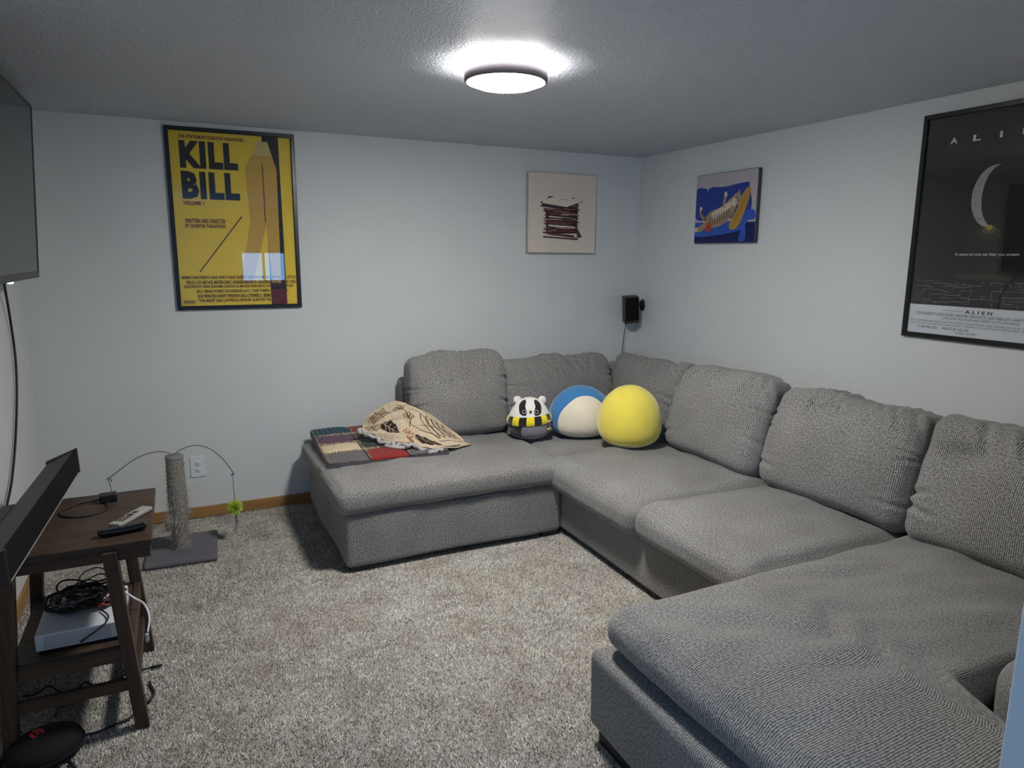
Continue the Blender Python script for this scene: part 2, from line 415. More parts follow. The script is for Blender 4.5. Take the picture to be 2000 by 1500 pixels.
ceil = struct(box('ceiling', -W-.3, .15, YB-.15, .15, H, H+.1, M['ceiling']), 'textured off white ceiling')
struct(box('wall_back', -W-WT, WT, 0, WT, 0, H, M['wall']), 'white wall behind the sofa chaise')
struct(box('wall_right', 0, WT, YB, 0, 0, H, M['wall']), 'white wall along the long side of the sofa')
def wall_with_hole(name, axis, a0, a1, plane0, plane1, hole):
    h0, h1, z0, z1 = hole; V, F = [], []
    def bx(u0, u1, q0, q1):
        b = len(V)
        for z in (q0, q1):
            for (u, p) in ((u0, plane0), (u1, plane0), (u1, plane1), (u0, plane1)):
                V.append((u, p, z) if axis == 'x' else (p, u, z))
        for f in ((3, 2, 1, 0), (4, 5, 6, 7), (0, 1, 5, 4), (1, 2, 6, 5), (2, 3, 7, 6), (3, 0, 4, 7)): F.append(tuple(b+i for i in f))
    bx(a0, h0, 0, H); bx(h1, a1, 0, H); bx(h0, h1, 0, z0); bx(h0, h1, z1, H)
    return struct(mesh(name, V, F, M['wall']))
wall_with_hole('wall_left', 'y', YB, 0, -W, -W-WT, WIN_B)['label'] = 'white wall behind the television'
wall_with_hole('wall_front', 'x', -W-WT, WT, YB, YB-WT, WIN_A)['label'] = 'far wall of the adjoining room'
struct(box('wall_partition', -2.072, 0, -4.12, -4.0, 0, H, M['wall'], bev=.004), 'white wall end at the right edge')
for nm, (wx, ax) in {'window_1': (WIN_A, 'x'), 'window_2': (WIN_B, 'y')}.items():
    a0, a1, z0, z1 = wx; V, F = [], []
    p0, p1 = (YB-.08, YB+.012) if ax == 'x' else (-W-.08, -W+.012)
    def bx(u0, u1, q0, q1):
        b = len(V)
        for z in (q0, q1):
            for (u, p) in ((u0, p0), (u1, p0), (u1, p1), (u0, p1)): V.append((u, p, z) if ax == 'x' else (p, u, z))
        for f in ((3, 2, 1, 0), (4, 5, 6, 7), (0, 1, 5, 4), (1, 2, 6, 5), (2, 3, 7, 6), (3, 0, 4, 7)): F.append(tuple(b+i for i in f))
    t = .05
    bx(a0, a0+t, z0, z1); bx(a1-t, a1, z0, z1); bx(a0, a1, z0, z0+t); bx(a0, a1, z1-t, z1); bx((a0+a1)/2-.02, (a0+a1)/2+.02, z0, z1)
    wo = struct(mesh(nm, V, F, M['white']))
# baseboards
struct(box('baseboard_back', -W+.014, 0, -.014, 0, 0, .068, M['oak_x'], bev=.003))
struct(box('baseboard_left', -W, -W+.014, YB, 0, 0, .068, M['oak_y'], bev=.003))
struct(box('baseboard_right', -.014, 0, YB, -.014, 0, .068, M['oak_y'], bev=.003))

# ================================================================== CEILING LAMP
lp = thing('ceiling_light', 'round flush ceiling lamp with black rim, lit white', 'light', (-2.04, -1.93, H))
lathe('mounting_plate', [(.10, 0), (.10, -.03)], M['white'], lp, 32)
R = .165
lathe('rim', [(R-.012, -.022), (R, -.022), (R, -.062), (R-.004, -.066), (R-.012, -.066), (R-.012, -.022)], M['frame_glow'], lp, 64, cap=False)
lathe('diffuser', [(R-.0125, -.060), (R-.02, -.066), (.12, -.078), (.08, -.087), (.04, -.092), (.002, -.093)], M['diffuser'], lp, 48)
halo = lathe('backlight_ring', [(.11, -.024), (R-.0125, -.024)], M['halo'], lp, 48, cap=False)
lathe('backing_disc', [(R-.0125, -.026), (.09, -.0265)], M['white'], lp, 48, cap=False)

# ================================================================== SOFA
sofa = thing('sectional_sofa', 'large grey ribbed U-shaped sectional sofa filling the corner of the room', 'sofa', (0, 0, 0))
SM = M['sofa']
def base(name, x0, x1, y0, y1, z0, z1, waxis, r=.025, seed=0):
    c = ((x0+x1)/2, (y0+y1)/2, (z0+z1)/2)
    def fn(P, Nn, U):
        return P+Nn*(wav(P, seed, 7, .004)[:, None])
    return rbox(name, c, ((x1-x0)/2, (y1-y0)/2, (z1-z0)/2), r, SM, sofa, waxis, 16, fn)
base('base', -2.585, -1.325, -1.19, -.06, .03, .315, 0, seed=1)
base('base', -1.32, -.06, -2.76, -.06, .03, .29, 1, seed=2)
base('base', -2.115, -.06, -3.84, -2.765, .05, .335, 1, r=.03, seed=3)
def seat(name, x0, x1, y0, y1, z0, z1, waxis, r=.06, crown=.02, seed=0, n=26, extra=None, rip=.004):
    c = np.array([(x0+x1)/2, (y0+y1)/2, (z0+z1)/2]); h = ((x1-x0)/2, (y1-y0)/2, (z1-z0)/2)
    def fn(P, Nn, U):
        top = np.clip(Nn[:, 2], 0, 1)
        P[:, 2] += crown*(1-U[:, 0]**2)*(1-U[:, 1]**2)*(P[:, 2] > 0)
        side = 1-np.abs(U[:, 2])**2
        P[:, :2] += Nn[:, :2]*(side*.018)[:, None]
        P += Nn*((wav(P, seed, 9, .0055)*np.where(Nn[:, 2] > .5, 1, .45)+wav(P, seed+50, 26, rip)*np.where(Nn[:, 2] > .5, 1, .35)))[:, None]
        P[:, 2] += top*wav(P*np.array([.35, 1.6, 1]) if waxis == 1 else P*np.array([1.6, .35, 1]), seed+9, 22, .0035)
        if extra is not None: P = extra(P, Nn, U, c)
        return P
    return rbox(name, tuple(c), h, r, SM, sofa, waxis, n, fn)
seat('seat_cushion', -2.615, -1.312, -1.205, -.12, .316, .462, 0, r=.042, crown=.012, seed=11, n=34)
seat('seat_cushion', -1.305, -.3, -1.02, -.28, .29, .455, 1, r=.05, crown=.0, seed=12)
def droop(P, Nn, U, c):
    front = np.clip((-U[:, 0]-.55)/.45, 0, 1)
    P[:, 2] -= .02*front**2*(U[:, 2] < 0)
    return P
seat('seat_cushion', -1.385, -.45, -1.985, -1.06, .285, .465, 1, r=.075, crown=.022, seed=13, n=30, extra=droop)
seat('seat_cushion', -1.385, -.45, -2.765, -1.99, .30, .475, 1, r=.075, crown=.022, seed=14, n=30, extra=droop)
def tshape(P, Nn, U, c):
    X = P[:, 0]+c[0]; Y = P[:, 1]+c[1]
    s = np.clip((X+1.58)/.15, 0, 1); s = s*s*(3-2*s)            # 0 in the free front part, 1 beside the arm
    near, far, tgt = -3.88, -2.80, -3.575
    Yn = far+(Y-far)*(tgt-far)/(near-far)
    P[:, 1] = Y*(1-s)+Yn*s-c[1]
    top = (U[:, 2] > .5)
    # long lazy folds running over the top towards the arm
    g = crease(np.stack([X, Y, Y], 1), (-1.95, -2.98), (-1.25, -3.45), .05, .012, 0, 1)
    g += crease(np.stack([X, Y, Y], 1), (-1.75, -3.35), (-1.30, -3.56), .04, .012, 0, 1)
    g += crease(np.stack([X, Y, Y], 1), (-1.4, -2.95), (-.95, -3.2), .04, .008, 0, 1)
    g += crease(np.stack([X, Y, Y], 1), (-1.15, -2.9), (-.75, -3.15), .035, .008, 0, 1)
    P[:, 2] += g*top
    return P
seat('seat_cushion', -2.07, -.45, -3.88, -2.80, .342, .495, 1, r=.062, crown=.02, seed=15, n=44, extra=tshape)
# backrest frames and arm
def frame(name, x0, x1, y0, y1, z0, z1, waxis, seed, r=.04):
    return base(name, x0, x1, y0, y1, z0, z1, waxis, r, seed)
frame('backrest', -1.975, -.03, -.215, -.03, .30, .815, 0, 21)
frame('backrest', -.225, -.03, -3.84, -.22, .28, .80, 1, 22)
def armfn(P, Nn, U): return P+Nn*(wav(P, 5, 8, .006)[:, None])
rbox('arm', (-.71, -3.722, .425), (.69, .122, .175), .105, SM, sofa, 0, 20, armfn)
# back cushions
def back_cushion(cx, cy, face, width, height, thick, tilt, zbot, seed, folds=9, sag=0.0, lean=0.0, dip=None):
    """local: x width, -y front, z up; face = rotation about z"""
    a = np.array([width/2, thick/2, height/2])
    rs = np.random.RandomState(seed)
    segs = []
    for i in range(folds):
        x = rs.uniform(-.8, .85)*a[0]; ln = rs.uniform(.10, .24)
        segs.append(((x, a[2]), (x+rs.uniform(-.06, .14)*(1 if rs.rand() < .75 else -1), a[2]-ln), rs.uniform(.009, .016), rs.uniform(.008, .018)))
    sides = []
    for i in range(6):
        z = rs.uniform(-.75, .6)*a[2]; sd = 1 if i % 2 else -1
        sides.append(((sd*a[0], z), (sd*(a[0]-rs.uniform(.06, .16)), z+rs.uniform(-.02, .05)), rs.uniform(.007, .012), rs.uniform(.006, .013)))
    def fn(P, Nn, U):
        P0 = P.copy()
        bul = (1-U[:, 0]**2)*(1-np.clip(np.abs(U[:, 2]+.15), 0, 1)**2)
        P[:, 1] += Nn[:, 1]*0.055*np.sign(1)*bul
        # top narrower than bottom in depth, softly rounded crown
        k = np.clip((U[:, 2]+.1)/1.1, 0, 1); P[:, 1] = P[:, 1]*(1-.32*k**2)
        P[:, 2] += (U[:, 2] > .3)*(.022*(1-U[:, 0]**2)-sag*(1-U[:, 0]**2)+wav(np.stack([P0[:, 0], P0[:, 0]*0, P0[:, 0]*0], 1), seed+3, 17, .012))
        P[:, 0] += Nn[:, 0]*.010*(1-np.abs(U[:, 2])**2)
        if dip is not None:
            P[:, 1] += dip[2]*np.exp(-(((P0[:, 0]-dip[0])/.12)**2+((P0[:, 2]-dip[1])/.05)**2))*(Nn[:, 1] < .3)
        d = np.zeros(len(P))
        fr = np.clip(-Nn[:, 1]+Nn[:, 2]*.7, 0, 1)
        for s in segs: d += crease(P0, s[0], s[1], s[2], s[3], 0, 2)*fr
        for s in sides: d += crease(P0, s[0], s[1], s[2], s[3], 0, 2)
        for sd in (-1, 1):
            q_ = np.abs(P0[:, 0]-sd*(a[0]-.052)-.012*np.sin(P0[:, 2]*9)); d -= .0055*np.exp(-(q_/.005)**2)*(Nn[:, 1] < -.2)*(np.abs(P0[:, 2]) < a[2]-.05)
        d += wav(P0, seed, 10, .009)+wav(P0, seed+7, 30, .003)
        return P+Nn*d[:, None]
    rot = Matrix.Rotation(face, 4, 'Z') @ Matrix.Rotation(lean, 4, 'Y') @ Matrix.Rotation(-tilt, 4, 'X')
    c = (cx, cy, zbot+height/2*math.cos(tilt))
    o = rbox('back_cushion', c, tuple(a), .066, SM, sofa, 0, 46, fn, rot)
    return o
R90 = math.radians(-90)
back_cushion(-1.645, -.315, 0, .655, .535, .25, math.radians(11), .445, 31, sag=.012)
back_cushion(-.87, -.30, 0, .86, .49, .22, math.radians(13), .445, 32, sag=.02, folds=10)
back_cushion(-.33, -.66, R90, .80, .505, .22, math.radians(15), .44, 33, sag=.035, folds=12)
back_cushion(-.44, -1.565, R90, .75, .535, .27, math.radians(12), .45, 34, sag=.008)
back_cushion(-.445, -2.385, R90, .80, .535, .28, math.radians(12), .455, 35, sag=.012, dip=(-.12, .17, .04))
back_cushion(-.445, -3.18, R90, .74, .54, .28, math.radians(12), .465, 36, sag=.006, dip=(-.2, .12, .05))
# feet
for (x0, x1, y0, y1, z1) in ((-2.565, -2.47, -1.175, -1.08, .035), (-1.44, -1.345, -1.175, -1.08, .035), (-2.565, -2.47, -.2, -.1, .035),
                             (-1.30, -1.20, -2.70, -2.60, .035), (-2.09, -2.00, -3.02, -2.81, .055), (-2.09, -2.0, -3.8, -3.6, .055), (-.2, -.1, -3.8, -3.7, .055)):
    box('foot', x0, x1, y0, y1, 0, z1+.003, M['foot'], sofa, bev=.004)

# ================================================================== POSTERS AND CANVASES
class Flat:
    """layered flat print in a local x-z plane (front is -y)"""
    def __init__(s, bounds=None): s.v = []; s.f = []; s.mi = []; s.mats = []; s.bd = bounds
    def _m(s, m):
        if m not in s.mats: s.mats.append(m)
        return s.mats.index(m)
    def poly(s, pts, m, layer):
        b = len(s.v); y = -layer*.0004
        if s.bd: pts = [(min(max(p[0], s.bd[0]), s.bd[1]), min(max(p[1], s.bd[2]), s.bd[3])) for p in pts]
        a = sum(p[0]*q[1]-q[0]*p[1] for p, q in zip(pts, list(pts[1:])+[pts[0]]))
        if a < 0: pts = list(pts)[::-1]
        s.v += [(p[0], y, p[1]) for p in pts]; s.f.append(tuple(range(b, b+len(pts)))); s.mi.append(s._m(m))
    def rect(s, x0, x1, z0, z1, m, layer): s.poly([(x0, z0), (x1, z0), (x1, z1), (x0, z1)], m, layer)
    def ell(s, x, z, rx, rz, m, layer, n=28, rot=0):
        c, d = math.cos(rot), math.sin(rot)
        s.poly([(x+rx*math.cos(t)*c-rz*math.sin(t)*d, z+rx*math.cos(t)*d+rz*math.sin(t)*c) for t in np.linspace(0, 2*math.pi, n, endpoint=False)], m, layer)
    def blob(s, pts, m, layer, n=6): s.poly([tuple(p) for p in catmull(pts, n, True)], m, layer)
    def line(s, pts, w_, m, layer, smooth=True):
        p = catmull(pts, 5) if smooth and len(pts) > 2 else np.array(pts, float)
        for a, b in zip(p[:-1], p[1:]):
            d = (b-a)/(np.linalg.norm(b-a)+1e-9); q = np.array([-d[1], d[0]])*w_/2
            s.poly([tuple(a-q), tuple(b-q), tuple(b+q), tuple(a+q)], m, layer)
    def text(s, txt, x0, x1, z0, z1, m, layer, bold=.0, shear=0.0):
        cu = bpy.data.curves.new('lettering', 'FONT'); cu.body = txt; cu.offset = bold; cu.resolution_u = 2; cu.shear = shear; cu.size = 1; cu.space_character = 1+bold*2.2
        o = bpy.data.objects.new('lettering', cu); me = bpy.data.meshes.new_from_object(o)
        co = np.zeros(len(me.vertices)*3); me.vertices.foreach_get('co', co); co = co.reshape(-1, 3)
        if len(co):
            mn, mx = co.min(0), co.max(0); b = len(s.v); y = -layer*.0004
            X = x0+(co[:, 0]-mn[0])/(mx[0]-mn[0])*(x1-x0); Z = z0+(co[:, 1]-mn[1])/(mx[1]-mn[1])*(z1-z0)
            s.v += [(a, y, c) for a, c in zip(X, Z)]; k = s._m(m)
            for p in me.polygons: s.f.append(tuple(b+i for i in p.vertices)); s.mi.append(k)
        bpy.data.objects.remove(o); bpy.data.meshes.remove(me); bpy.data.curves.remove(cu)
    def build(s, name, parent, y):
        o = mesh(name, s.v, s.f, s.mats, parent, mi=s.mi); o.location = (0, y, 0); return o

def framed(name, label, loc, rz, w_, h, prof, paint, tilt=0.0):
    """loc = bottom-left-back corner on the wall; local x right, z up, front -y"""
    t = thing(name, label, 'poster', loc, rz)
    t.rotation_euler = (tilt, 0, rz)
    d = .022
    box('backing_board', .006, w_-.006, -.006, -.001, .006, h-.006, M['black'], t)
    V = []; F = []
    for (ins, y) in ((0, 0), (0, -d+.003), (.003, -d), (prof-.003, -d), (prof, -d+.004), (prof, -.008)):
        V += [(ins, y, ins), (w_-ins, y, ins), (w_-ins, y, h-ins), (ins, y, h-ins)]
    for i in range(5):
        for q in range(4): F.append((i*4+q, i*4+(q+1) % 4, (i+1)*4+(q+1) % 4, (i+1)*4+q))
    mesh('frame', V, F, M['blackframe'], t)
    fl = Flat((prof, w_-prof, prof, h-prof)); paint(fl, prof, w_-prof, prof, h-prof)
    fl.build('print', t, -.0065)
    box('glazing', prof-.001, w_-prof+.001, -.0135, -.012, prof-.001, h-prof+.001, M['glass'], t)
    return t

def paint_yellow(f, x0, x1, z0, z1):
    w_, h = x1-x0, z1-z0
    X = lambda s: x0+s*w_
    Z = lambda t: z1-t*h
    Y = pm(226, 198, 52); K = pm(26, 22, 24); RD = pm(128, 40, 34); OC = pm(196, 158, 62); ST = pm(206, 184, 120); CR = pm(96, 62, 26); DR = pm(104, 26, 34)
    f.rect(x0, x1, z0, z1, Y, 0)
    f.poly([(X(.755), z1), (X(.895), z1), (X(.905), z0), (X(.765), z0)], K, 1)
    f.rect(X(.765), X(.905), z0, Z(.905), DR, 2)
    # plain ochre bars in place of the pictured figure
    f.poly([(X(.60), Z(.19)), (X(.72), Z(.03)), (X(.80), Z(.03)), (X(.87), Z(.19)), (X(.86), Z(.87)), (X(.78), Z(.87)), (X(.755), Z(.52)), (X(.61), Z(.87)), (X(.50), Z(.87)), (X(.62), Z(.50))], OC, 3)
    f.poly([(X(.66), Z(.11)), (X(.72), Z(.03)), (X(.80), Z(.03)), (X(.835), Z(.11))], ST, 4)
    f.rect(X(.745), X(.752), Z(.50), Z(.16), K, 5)
    f.line([(X(.55), Z(.47)), (X(.17), Z(.80))], .007, pm(88, 66, 40), 4)
    f.text('THE 4TH FILM BY QUENTIN TARANTINO', X(.075), X(.60), Z(.043), Z(.02), RD, 6, .035)
    f.text('KILL', X(.075), X(.545), Z(.205), Z(.052), K, 2, .062)
    f.text('BILL', X(.075), X(.545), Z(.378), Z(.222), K, 2, .058)
    f.text('VOLUME 1', X(.075), X(.245), Z(.413), Z(.39), RD, 6, .04)
    f.text('WRITTEN AND DIRECTED', X(.08), X(.41), Z(.515), Z(.49), RD, 6, .035)
    f.text('BY QUENTIN TARANTINO', X(.08), X(.41), Z(.546), Z(.521), RD, 6, .035)
    rows = [(.02, .99, 'MIRAMAX FILMS PRESENTS A BAND APART A FILM BY QUENTIN TARANTINO UMA THURMAN "KILL BILL" LUCY LIU'),
            (.05, .99, 'VIVICA A. FOX MICHAEL MADSEN DARYL HANNAH AND DAVID CARRADINE AS "BILL" SONNY CHIBA'),
            (.03, .97, 'JULIE DREYFUS CHIAKI KURIYAMA GORDON LIU MICHAEL PARKS MUSIC YUEN WO-PING THE RZA'),
            (.13, .92, 'SALLY MENKE ROBERT RICHARDSON, A.S.C. YOHEI TANEDA DAVID WASCO'),
            (.14, .86, 'BOB WEINSTEIN HARVEY WEINSTEIN ERICA STEINBERG E. BENNETT WALSH'),
            (.14, .86, '"THE BRIDE" Q&U LAWRENCE BENDER QUENTIN TARANTINO')]
    for i, (a, b, s) in enumerate(rows):
        t = .822+i*.0275
        f.text(s, X(a), X(b), Z(t+.022), Z(t), CR, 7, .02)
    f.rect(X(.02), X(.115), Z(.985), Z(.966), pm(170, 146, 70), 6)
    f.text('R', X(.025), X(.04), Z(.983), Z(.968), CR, 7, .02)
    f.text('RESTRICTED', X(.045), X(.11), Z(.98), Z(.971), CR, 7)
framed('framed_poster', 'tall yellow film poster in glossy black frame on the back wall', (-3.2775, 0, 1.2948), 0, .712, 1.042, .023, paint_yellow)

def paint_dark(f, x0, x1, z0, z1):
    w_, h = x1-x0, z1-z0
    X = lambda s: x0+s*w_
    Z = lambda t: z1-t*h
    K = pm(16, 16, 18); Wt = pm(214, 216, 220); G = pm(150, 152, 156); Yl = pm(150, 146, 66); D = pm(44, 44, 46)
    f.rect(x0, x1, z0, z1, K, 0)
    for s, ch in zip((.19, .345, .50, .655, .81), 'ALIEN'):
        hw = .006 if ch == 'I' else .017
        f.text(ch, X(s)-hw, X(s)+hw, Z(.122), Z(.095), Wt, 2, .035)
    # plain pale crescent and soft glow in place of the pictured artwork
    n = 24; a = [(X(.50)+math.cos(t)*.095, Z(.37)+math.sin(t)*.135) for t in np.linspace(math.radians(88), math.radians(258), n)]
    b = [(X(.50)+.018+math.cos(t)*.068, Z(.37)+math.sin(t)*.132) for t in np.linspace(math.radians(258), math.radians(90), n)]
    f.poly(a+b, G, 2)
    rs = random.Random(2)
    for i in range(26):
        t = math.radians(rs.uniform(110, 245)); rr = rs.uniform(.80, .97)
        f.ell(X(.50)+math.cos(t)*.095*rr, Z(.37)+math.sin(t)*.135*rr, rs.uniform(.001, .0035), rs.uniform(.001, .004), pm(96, 98, 102), 3, 8)
    f.ell(X(.5), Z(.53), .055, .032, pm(40, 40, 24), 1); f.ell(X(.5), Z(.515), .030, .020, pm(82, 78, 36), 2); f.ell(X(.5), Z(.505), .014, .012, Yl, 3)
    f.text('In space no one can hear you scream.', X(.29), X(.71), Z(.632), Z(.615), Wt, 2, .006, .3)
    f.ell(X(.5), Z(.725), .13, .016, pm(46, 46, 36), 1)
    f.rect(x0, x1, Z(.86), Z(.735), pm(20, 20, 22), 2)
    for i in range(9):
        t = .748+i*.0125
        pts = [(X(.02+.96*k/14), Z(t+rs.uniform(-.004, .004))) for k in range(15)]
        for q in range(14):
            if rs.random() < .62: f.line([pts[q], pts[q+1]], .0012+.0006*rs.random(), pm(150, 150, 150) if rs.random() < .5 else pm(92, 92, 92), 3)
    for i in range(13):
        s = .02+.96*i/12
        pts = [(X(.5+(s-.5)*(.72+.28*k/6)+rs.uniform(-.008, .008)), Z(.745+.115*k/6)) for k in range(7)]
        for q in range(6):
            if rs.random() < .45: f.line([pts[q], pts[q+1]], .0016, pm(128, 128, 128), 3)
    f.rect(x0, x1, z0, Z(.862), pm(200, 204, 212), 4)
    f.text('A L I E N', X(.41), X(.59), Z(.891), Z(.876), K, 5, .03)
    f.rect(X(.25), X(.40), Z(.8845), Z(.8825), pm(120, 122, 126), 5)
    f.text('TOM SKERRITT SIGOURNEY WEAVER VERONICA CARTWRIGHT HARRY DEAN STANTON', X(.05), X(.97), Z(.911), Z(.897), pm(40, 40, 44), 5)
    f.text('JOHN HURT IAN HOLM AND YAPHET KOTTO AS PARKER', X(.25), X(.77), Z(.929), Z(.915), pm(40, 40, 44), 5)
    f.text('EXECUTIVE PRODUCER RONALD SHUSETT PRODUCED BY GORDON CARROLL, DAVID GILER AND WALTER HILL DIRECTED BY RIDLEY SCOTT', X(.02), X(.98), Z(.945), Z(.935), pm(70, 70, 74), 5)
    f.text('STORY BY DAN O\'BANNON & RONALD SHUSETT SCREENPLAY BY DAN O\'BANNON MUSIC JERRY GOLDSMITH PANAVISION', X(.02), X(.98), Z(.958), Z(.948), pm(70, 70, 74), 5)
    f.text('R  RESTRICTED      PRINTS BY DELUXE', X(.08), X(.45), Z(.975), Z(.963), K, 5)
    f.text('DOLBY SYSTEM', X(.36), X(.50), Z(.990), Z(.980), pm(70, 70, 74), 5)
framed('framed_poster', 'tall black film poster in black frame on the right wall', (0, -2.2865, 1.2463), R90, .712, 1.042, .023, paint_dark)

def canvas(name, label, loc, rz, w_, h, d, paint, edge):
    t = thing(name, label, 'canvas print', loc, rz)
    box('stretched_canvas', 0, w_, -d, -.001, 0, h, edge, t, bev=.004)
    fl = Flat((.003, w_-.003, .003, h-.003)); paint(fl, 0.003, w_-.003, 0.003, h-.003); fl.build('print', t, -d-.0002)
    return t
def paint_records(f, x0, x1, z0, z1):
    w_, h = x1-x0, z1-z0
    X = lambda s: x0+s*w_
    Z = lambda t: z1-t*h
    f.rect(x0, x1, z0, z1, pm(212, 200, 187), 0)
    D = pm(52, 38, 44); B = pm(104, 62, 56); Cc = pm(214, 202, 188); P2 = pm(74, 52, 62); P3 = pm(140, 96, 84)
    # pile of record sleeves
    f.poly([(X(.17), Z(.355)), (X(.73), Z(.34)), (X(.72), Z(.75)), (X(.26), Z(.76)), (X(.25), Z(.5))], D, 1)
    rs = random.Random(11); t = .385
    k = 0
    while t < .80:
        th = rs.uniform(.010, .022); a = .22+rs.uniform(-.04, .06)+(.03 if t > .45 else -.03); b = .71+rs.uniform(-.05, .04); sk = rs.uniform(-.022, .022)
        if t > .72: sk = rs.uniform(.02, .05); a -= .02
        m = (B, P2, Cc, D, P3, D, B)[k % 7]; k += 1
        f.poly([(X(a), Z(t)), (X(b), Z(t+sk)), (X(b), Z(t+sk+th)), (X(a), Z(t+th))], m, 2+(k % 3)); t += th*rs.uniform(1.0, 1.35)
    f.poly([(X(.70), Z(.64)), (X(.80), Z(.80)), (X(.72), Z(.80))], P2, 1)
    for k in range(46):
        t = rs.uniform(.38, .80); a = rs.uniform(.19, .60); ln = rs.uniform(.08, .34); sk = rs.uniform(-.02, .03)
        f.line([(X(a), Z(t)), (X(min(a+ln, .76)), Z(t+sk))], rs.uniform(.0012, .0032), (D, Cc, B, D)[k % 4], 5)
    f.poly([(X(.18), Z(.375)), (X(.30), Z(.29)), (X(.72), Z(.31)), (X(.78), Z(.345)), (X(.55), Z(.415))], Cc, 6)
    f.poly([(X(.25), Z(.32)), (X(.30), Z(.285)), (X(.37), Z(.29))], D, 7); f.poly([(X(.62), Z(.295)), (X(.68), Z(.293)), (X(.66), Z(.31))], D, 7)
    f.line([(X(.17), Z(.375)), (X(.55), Z(.42))], .004, D, 7); f.line([(X(.55), Z(.42)), (X(.80), Z(.335))], .004, D, 7)
    f.line([(X(.44), Z(.335)), (X(.48), Z(.318)), (X(.53), Z(.318)), (X(.57), Z(.335))], .004, pm(150, 130, 120), 7)
    f.poly([(X(.20), Z(.385)), (X(.52), Z(.43)), (X(.52), Z(.45)), (X(.23), Z(.425))], P2, 7)
canvas('canvas_print', 'square cream canvas showing a pile of record sleeves, on the back wall', (-.982, 0, 1.645), 0, .565, .562, .038, paint_records, M['canvas_edge'])

def paint_cat(f, x0, x1, z0, z1):
    w_, h = x1-x0, z1-z0
    X = lambda s: x0+s*w_
    Z = lambda t: z1-t*h
    BL = pm(42, 62, 138); BD = pm(26, 34, 82); B2 = pm(50, 84, 170); TN = pm(150, 132, 110); LT = pm(198, 186, 168); DK = pm(70, 58, 50); GD = pm(170, 130, 62)
    f.rect(x0, x1, z0, z1, pm(170, 164, 170), 0)
    f.blob([(X(-.0), Z(.21)), (X(.17), Z(.20)), (X(.19), Z(.24)), (X(.21), Z(.62)), (X(.0), Z(.62))], BL, 1)
    f.blob([(X(.205), Z(.22)), (X(.5), Z(.20)), (X(.82), Z(.17)), (X(.88), Z(.22)), (X(.88), Z(.6)), (X(.21), Z(.62))], BL, 2)
    f.rect(x0, x1, z0, Z(.80), BD, 1)
    f.blob([(X(.0), Z(.70)), (X(.35), Z(.72)), (X(.80), Z(.68)), (X(.86), Z(.80)), (X(.5), Z(.88)), (X(.0), Z(.90))], B2, 3)
    f.blob([(X(.80), Z(.60)), (X(.90), Z(.55)), (X(.985), Z(.57)), (X(.985), Z(.68)), (X(.87), Z(.72)), (X(.86), Z(.96)), (X(.76), Z(.97)), (X(.80), Z(.78))], B2, 4)
    f.rect(X(.84), x1, z0, Z(.72), BD, 3)
    f.blob([(X(.865), Z(.24)), (X(.90), Z(.27)), (X(.885), Z(.42)), (X(.82), Z(.60)), (X(.75), Z(.76)), (X(.66), Z(.82)), (X(.595), Z(.78)), (X(.62), Z(.68)), (X(.72), Z(.50)), (X(.79), Z(.32))], GD, 5)
    f.line([(X(.66), Z(.72)), (X(.76), Z(.55)), (X(.84), Z(.36))], .006, pm(136, 100, 48), 6)
    # tabby cat lying on its back
    f.line([(X(.20), Z(.66)), (X(.12), Z(.60)), (X(.09), Z(.52)), (X(.12), Z(.48))], .022, TN, 6); f.ell(X(.10), Z(.49), .012, .014, LT, 7)
    f.blob([(X(.18), Z(.66)), (X(.26), Z(.55)), (X(.40), Z(.50)), (X(.52), Z(.44)), (X(.62), Z(.36)), (X(.70), Z(.44)), (X(.66), Z(.58)), (X(.55), Z(.70)), (X(.40), Z(.77)), (X(.24), Z(.78))], TN, 6)
    f.blob([(X(.30), Z(.57)), (X(.46), Z(.49)), (X(.60), Z(.42)), (X(.62), Z(.48)), (X(.48), Z(.58)), (X(.32), Z(.66))], LT, 7)
    f.blob([(X(.0), Z(.77)), (X(.06), Z(.76)), (X(.14), Z(.72)), (X(.22), Z(.67)), (X(.24), Z(.74)), (X(.12), Z(.83)), (X(.02), Z(.83))], TN, 7); f.ell(X(.03), Z(.80), .018, .016, LT, 8)
    f.line([(X(.50), Z(.50)), (X(.50), Z(.40)), (X(.53), Z(.30))], .024, TN, 7); f.ell(X(.515), Z(.31), .013, .018, LT, 8)
    f.ell(X(.70), Z(.39), .040, .038, TN, 8, rot=.5); f.ell(X(.66), Z(.43), .022, .028, LT, 9)
    f.poly([(X(.70), Z(.31)), (X(.735), Z(.25)), (X(.755), Z(.33))], TN, 8); f.poly([(X(.755), Z(.35)), (X(.80), Z(.33)), (X(.775), Z(.42))], TN, 8)
    f.ell(X(.69), Z(.375), .006, .006, DK, 10, 10); f.ell(X(.725), Z(.41), .006, .006, DK, 10, 10); f.ell(X(.685), Z(.42), .004, .004, pm(160, 100, 92), 10, 8)
    for k in range(9):
        s = .26+k*.04; f.line([(X(s), Z(.62-k*.012)), (X(s+.015), Z(.69-k*.013)), (X(s+.01), Z(.76-k*.014))], .006, DK, 9)
    for k in range(4): f.line([(X(.105+k*.02), Z(.555+k*.03)), (X(.135+k*.02), Z(.54+k*.035))], .006, DK, 8)
    f.ell(X(.25), Z(.77), .028, .032, pm(176, 66, 40), 10); f.line([(X(.22), Z(.75)), (X(.25), Z(.765)), (X(.285), Z(.76))], .003, pm(120, 40, 28), 11)
cat = canvas('canvas_print', 'canvas print of a tabby cat on a blue sofa, on the right wall', (0, -.694, 1.715), R90, .565, .447, .03, paint_cat, pm(74, 74, 92))

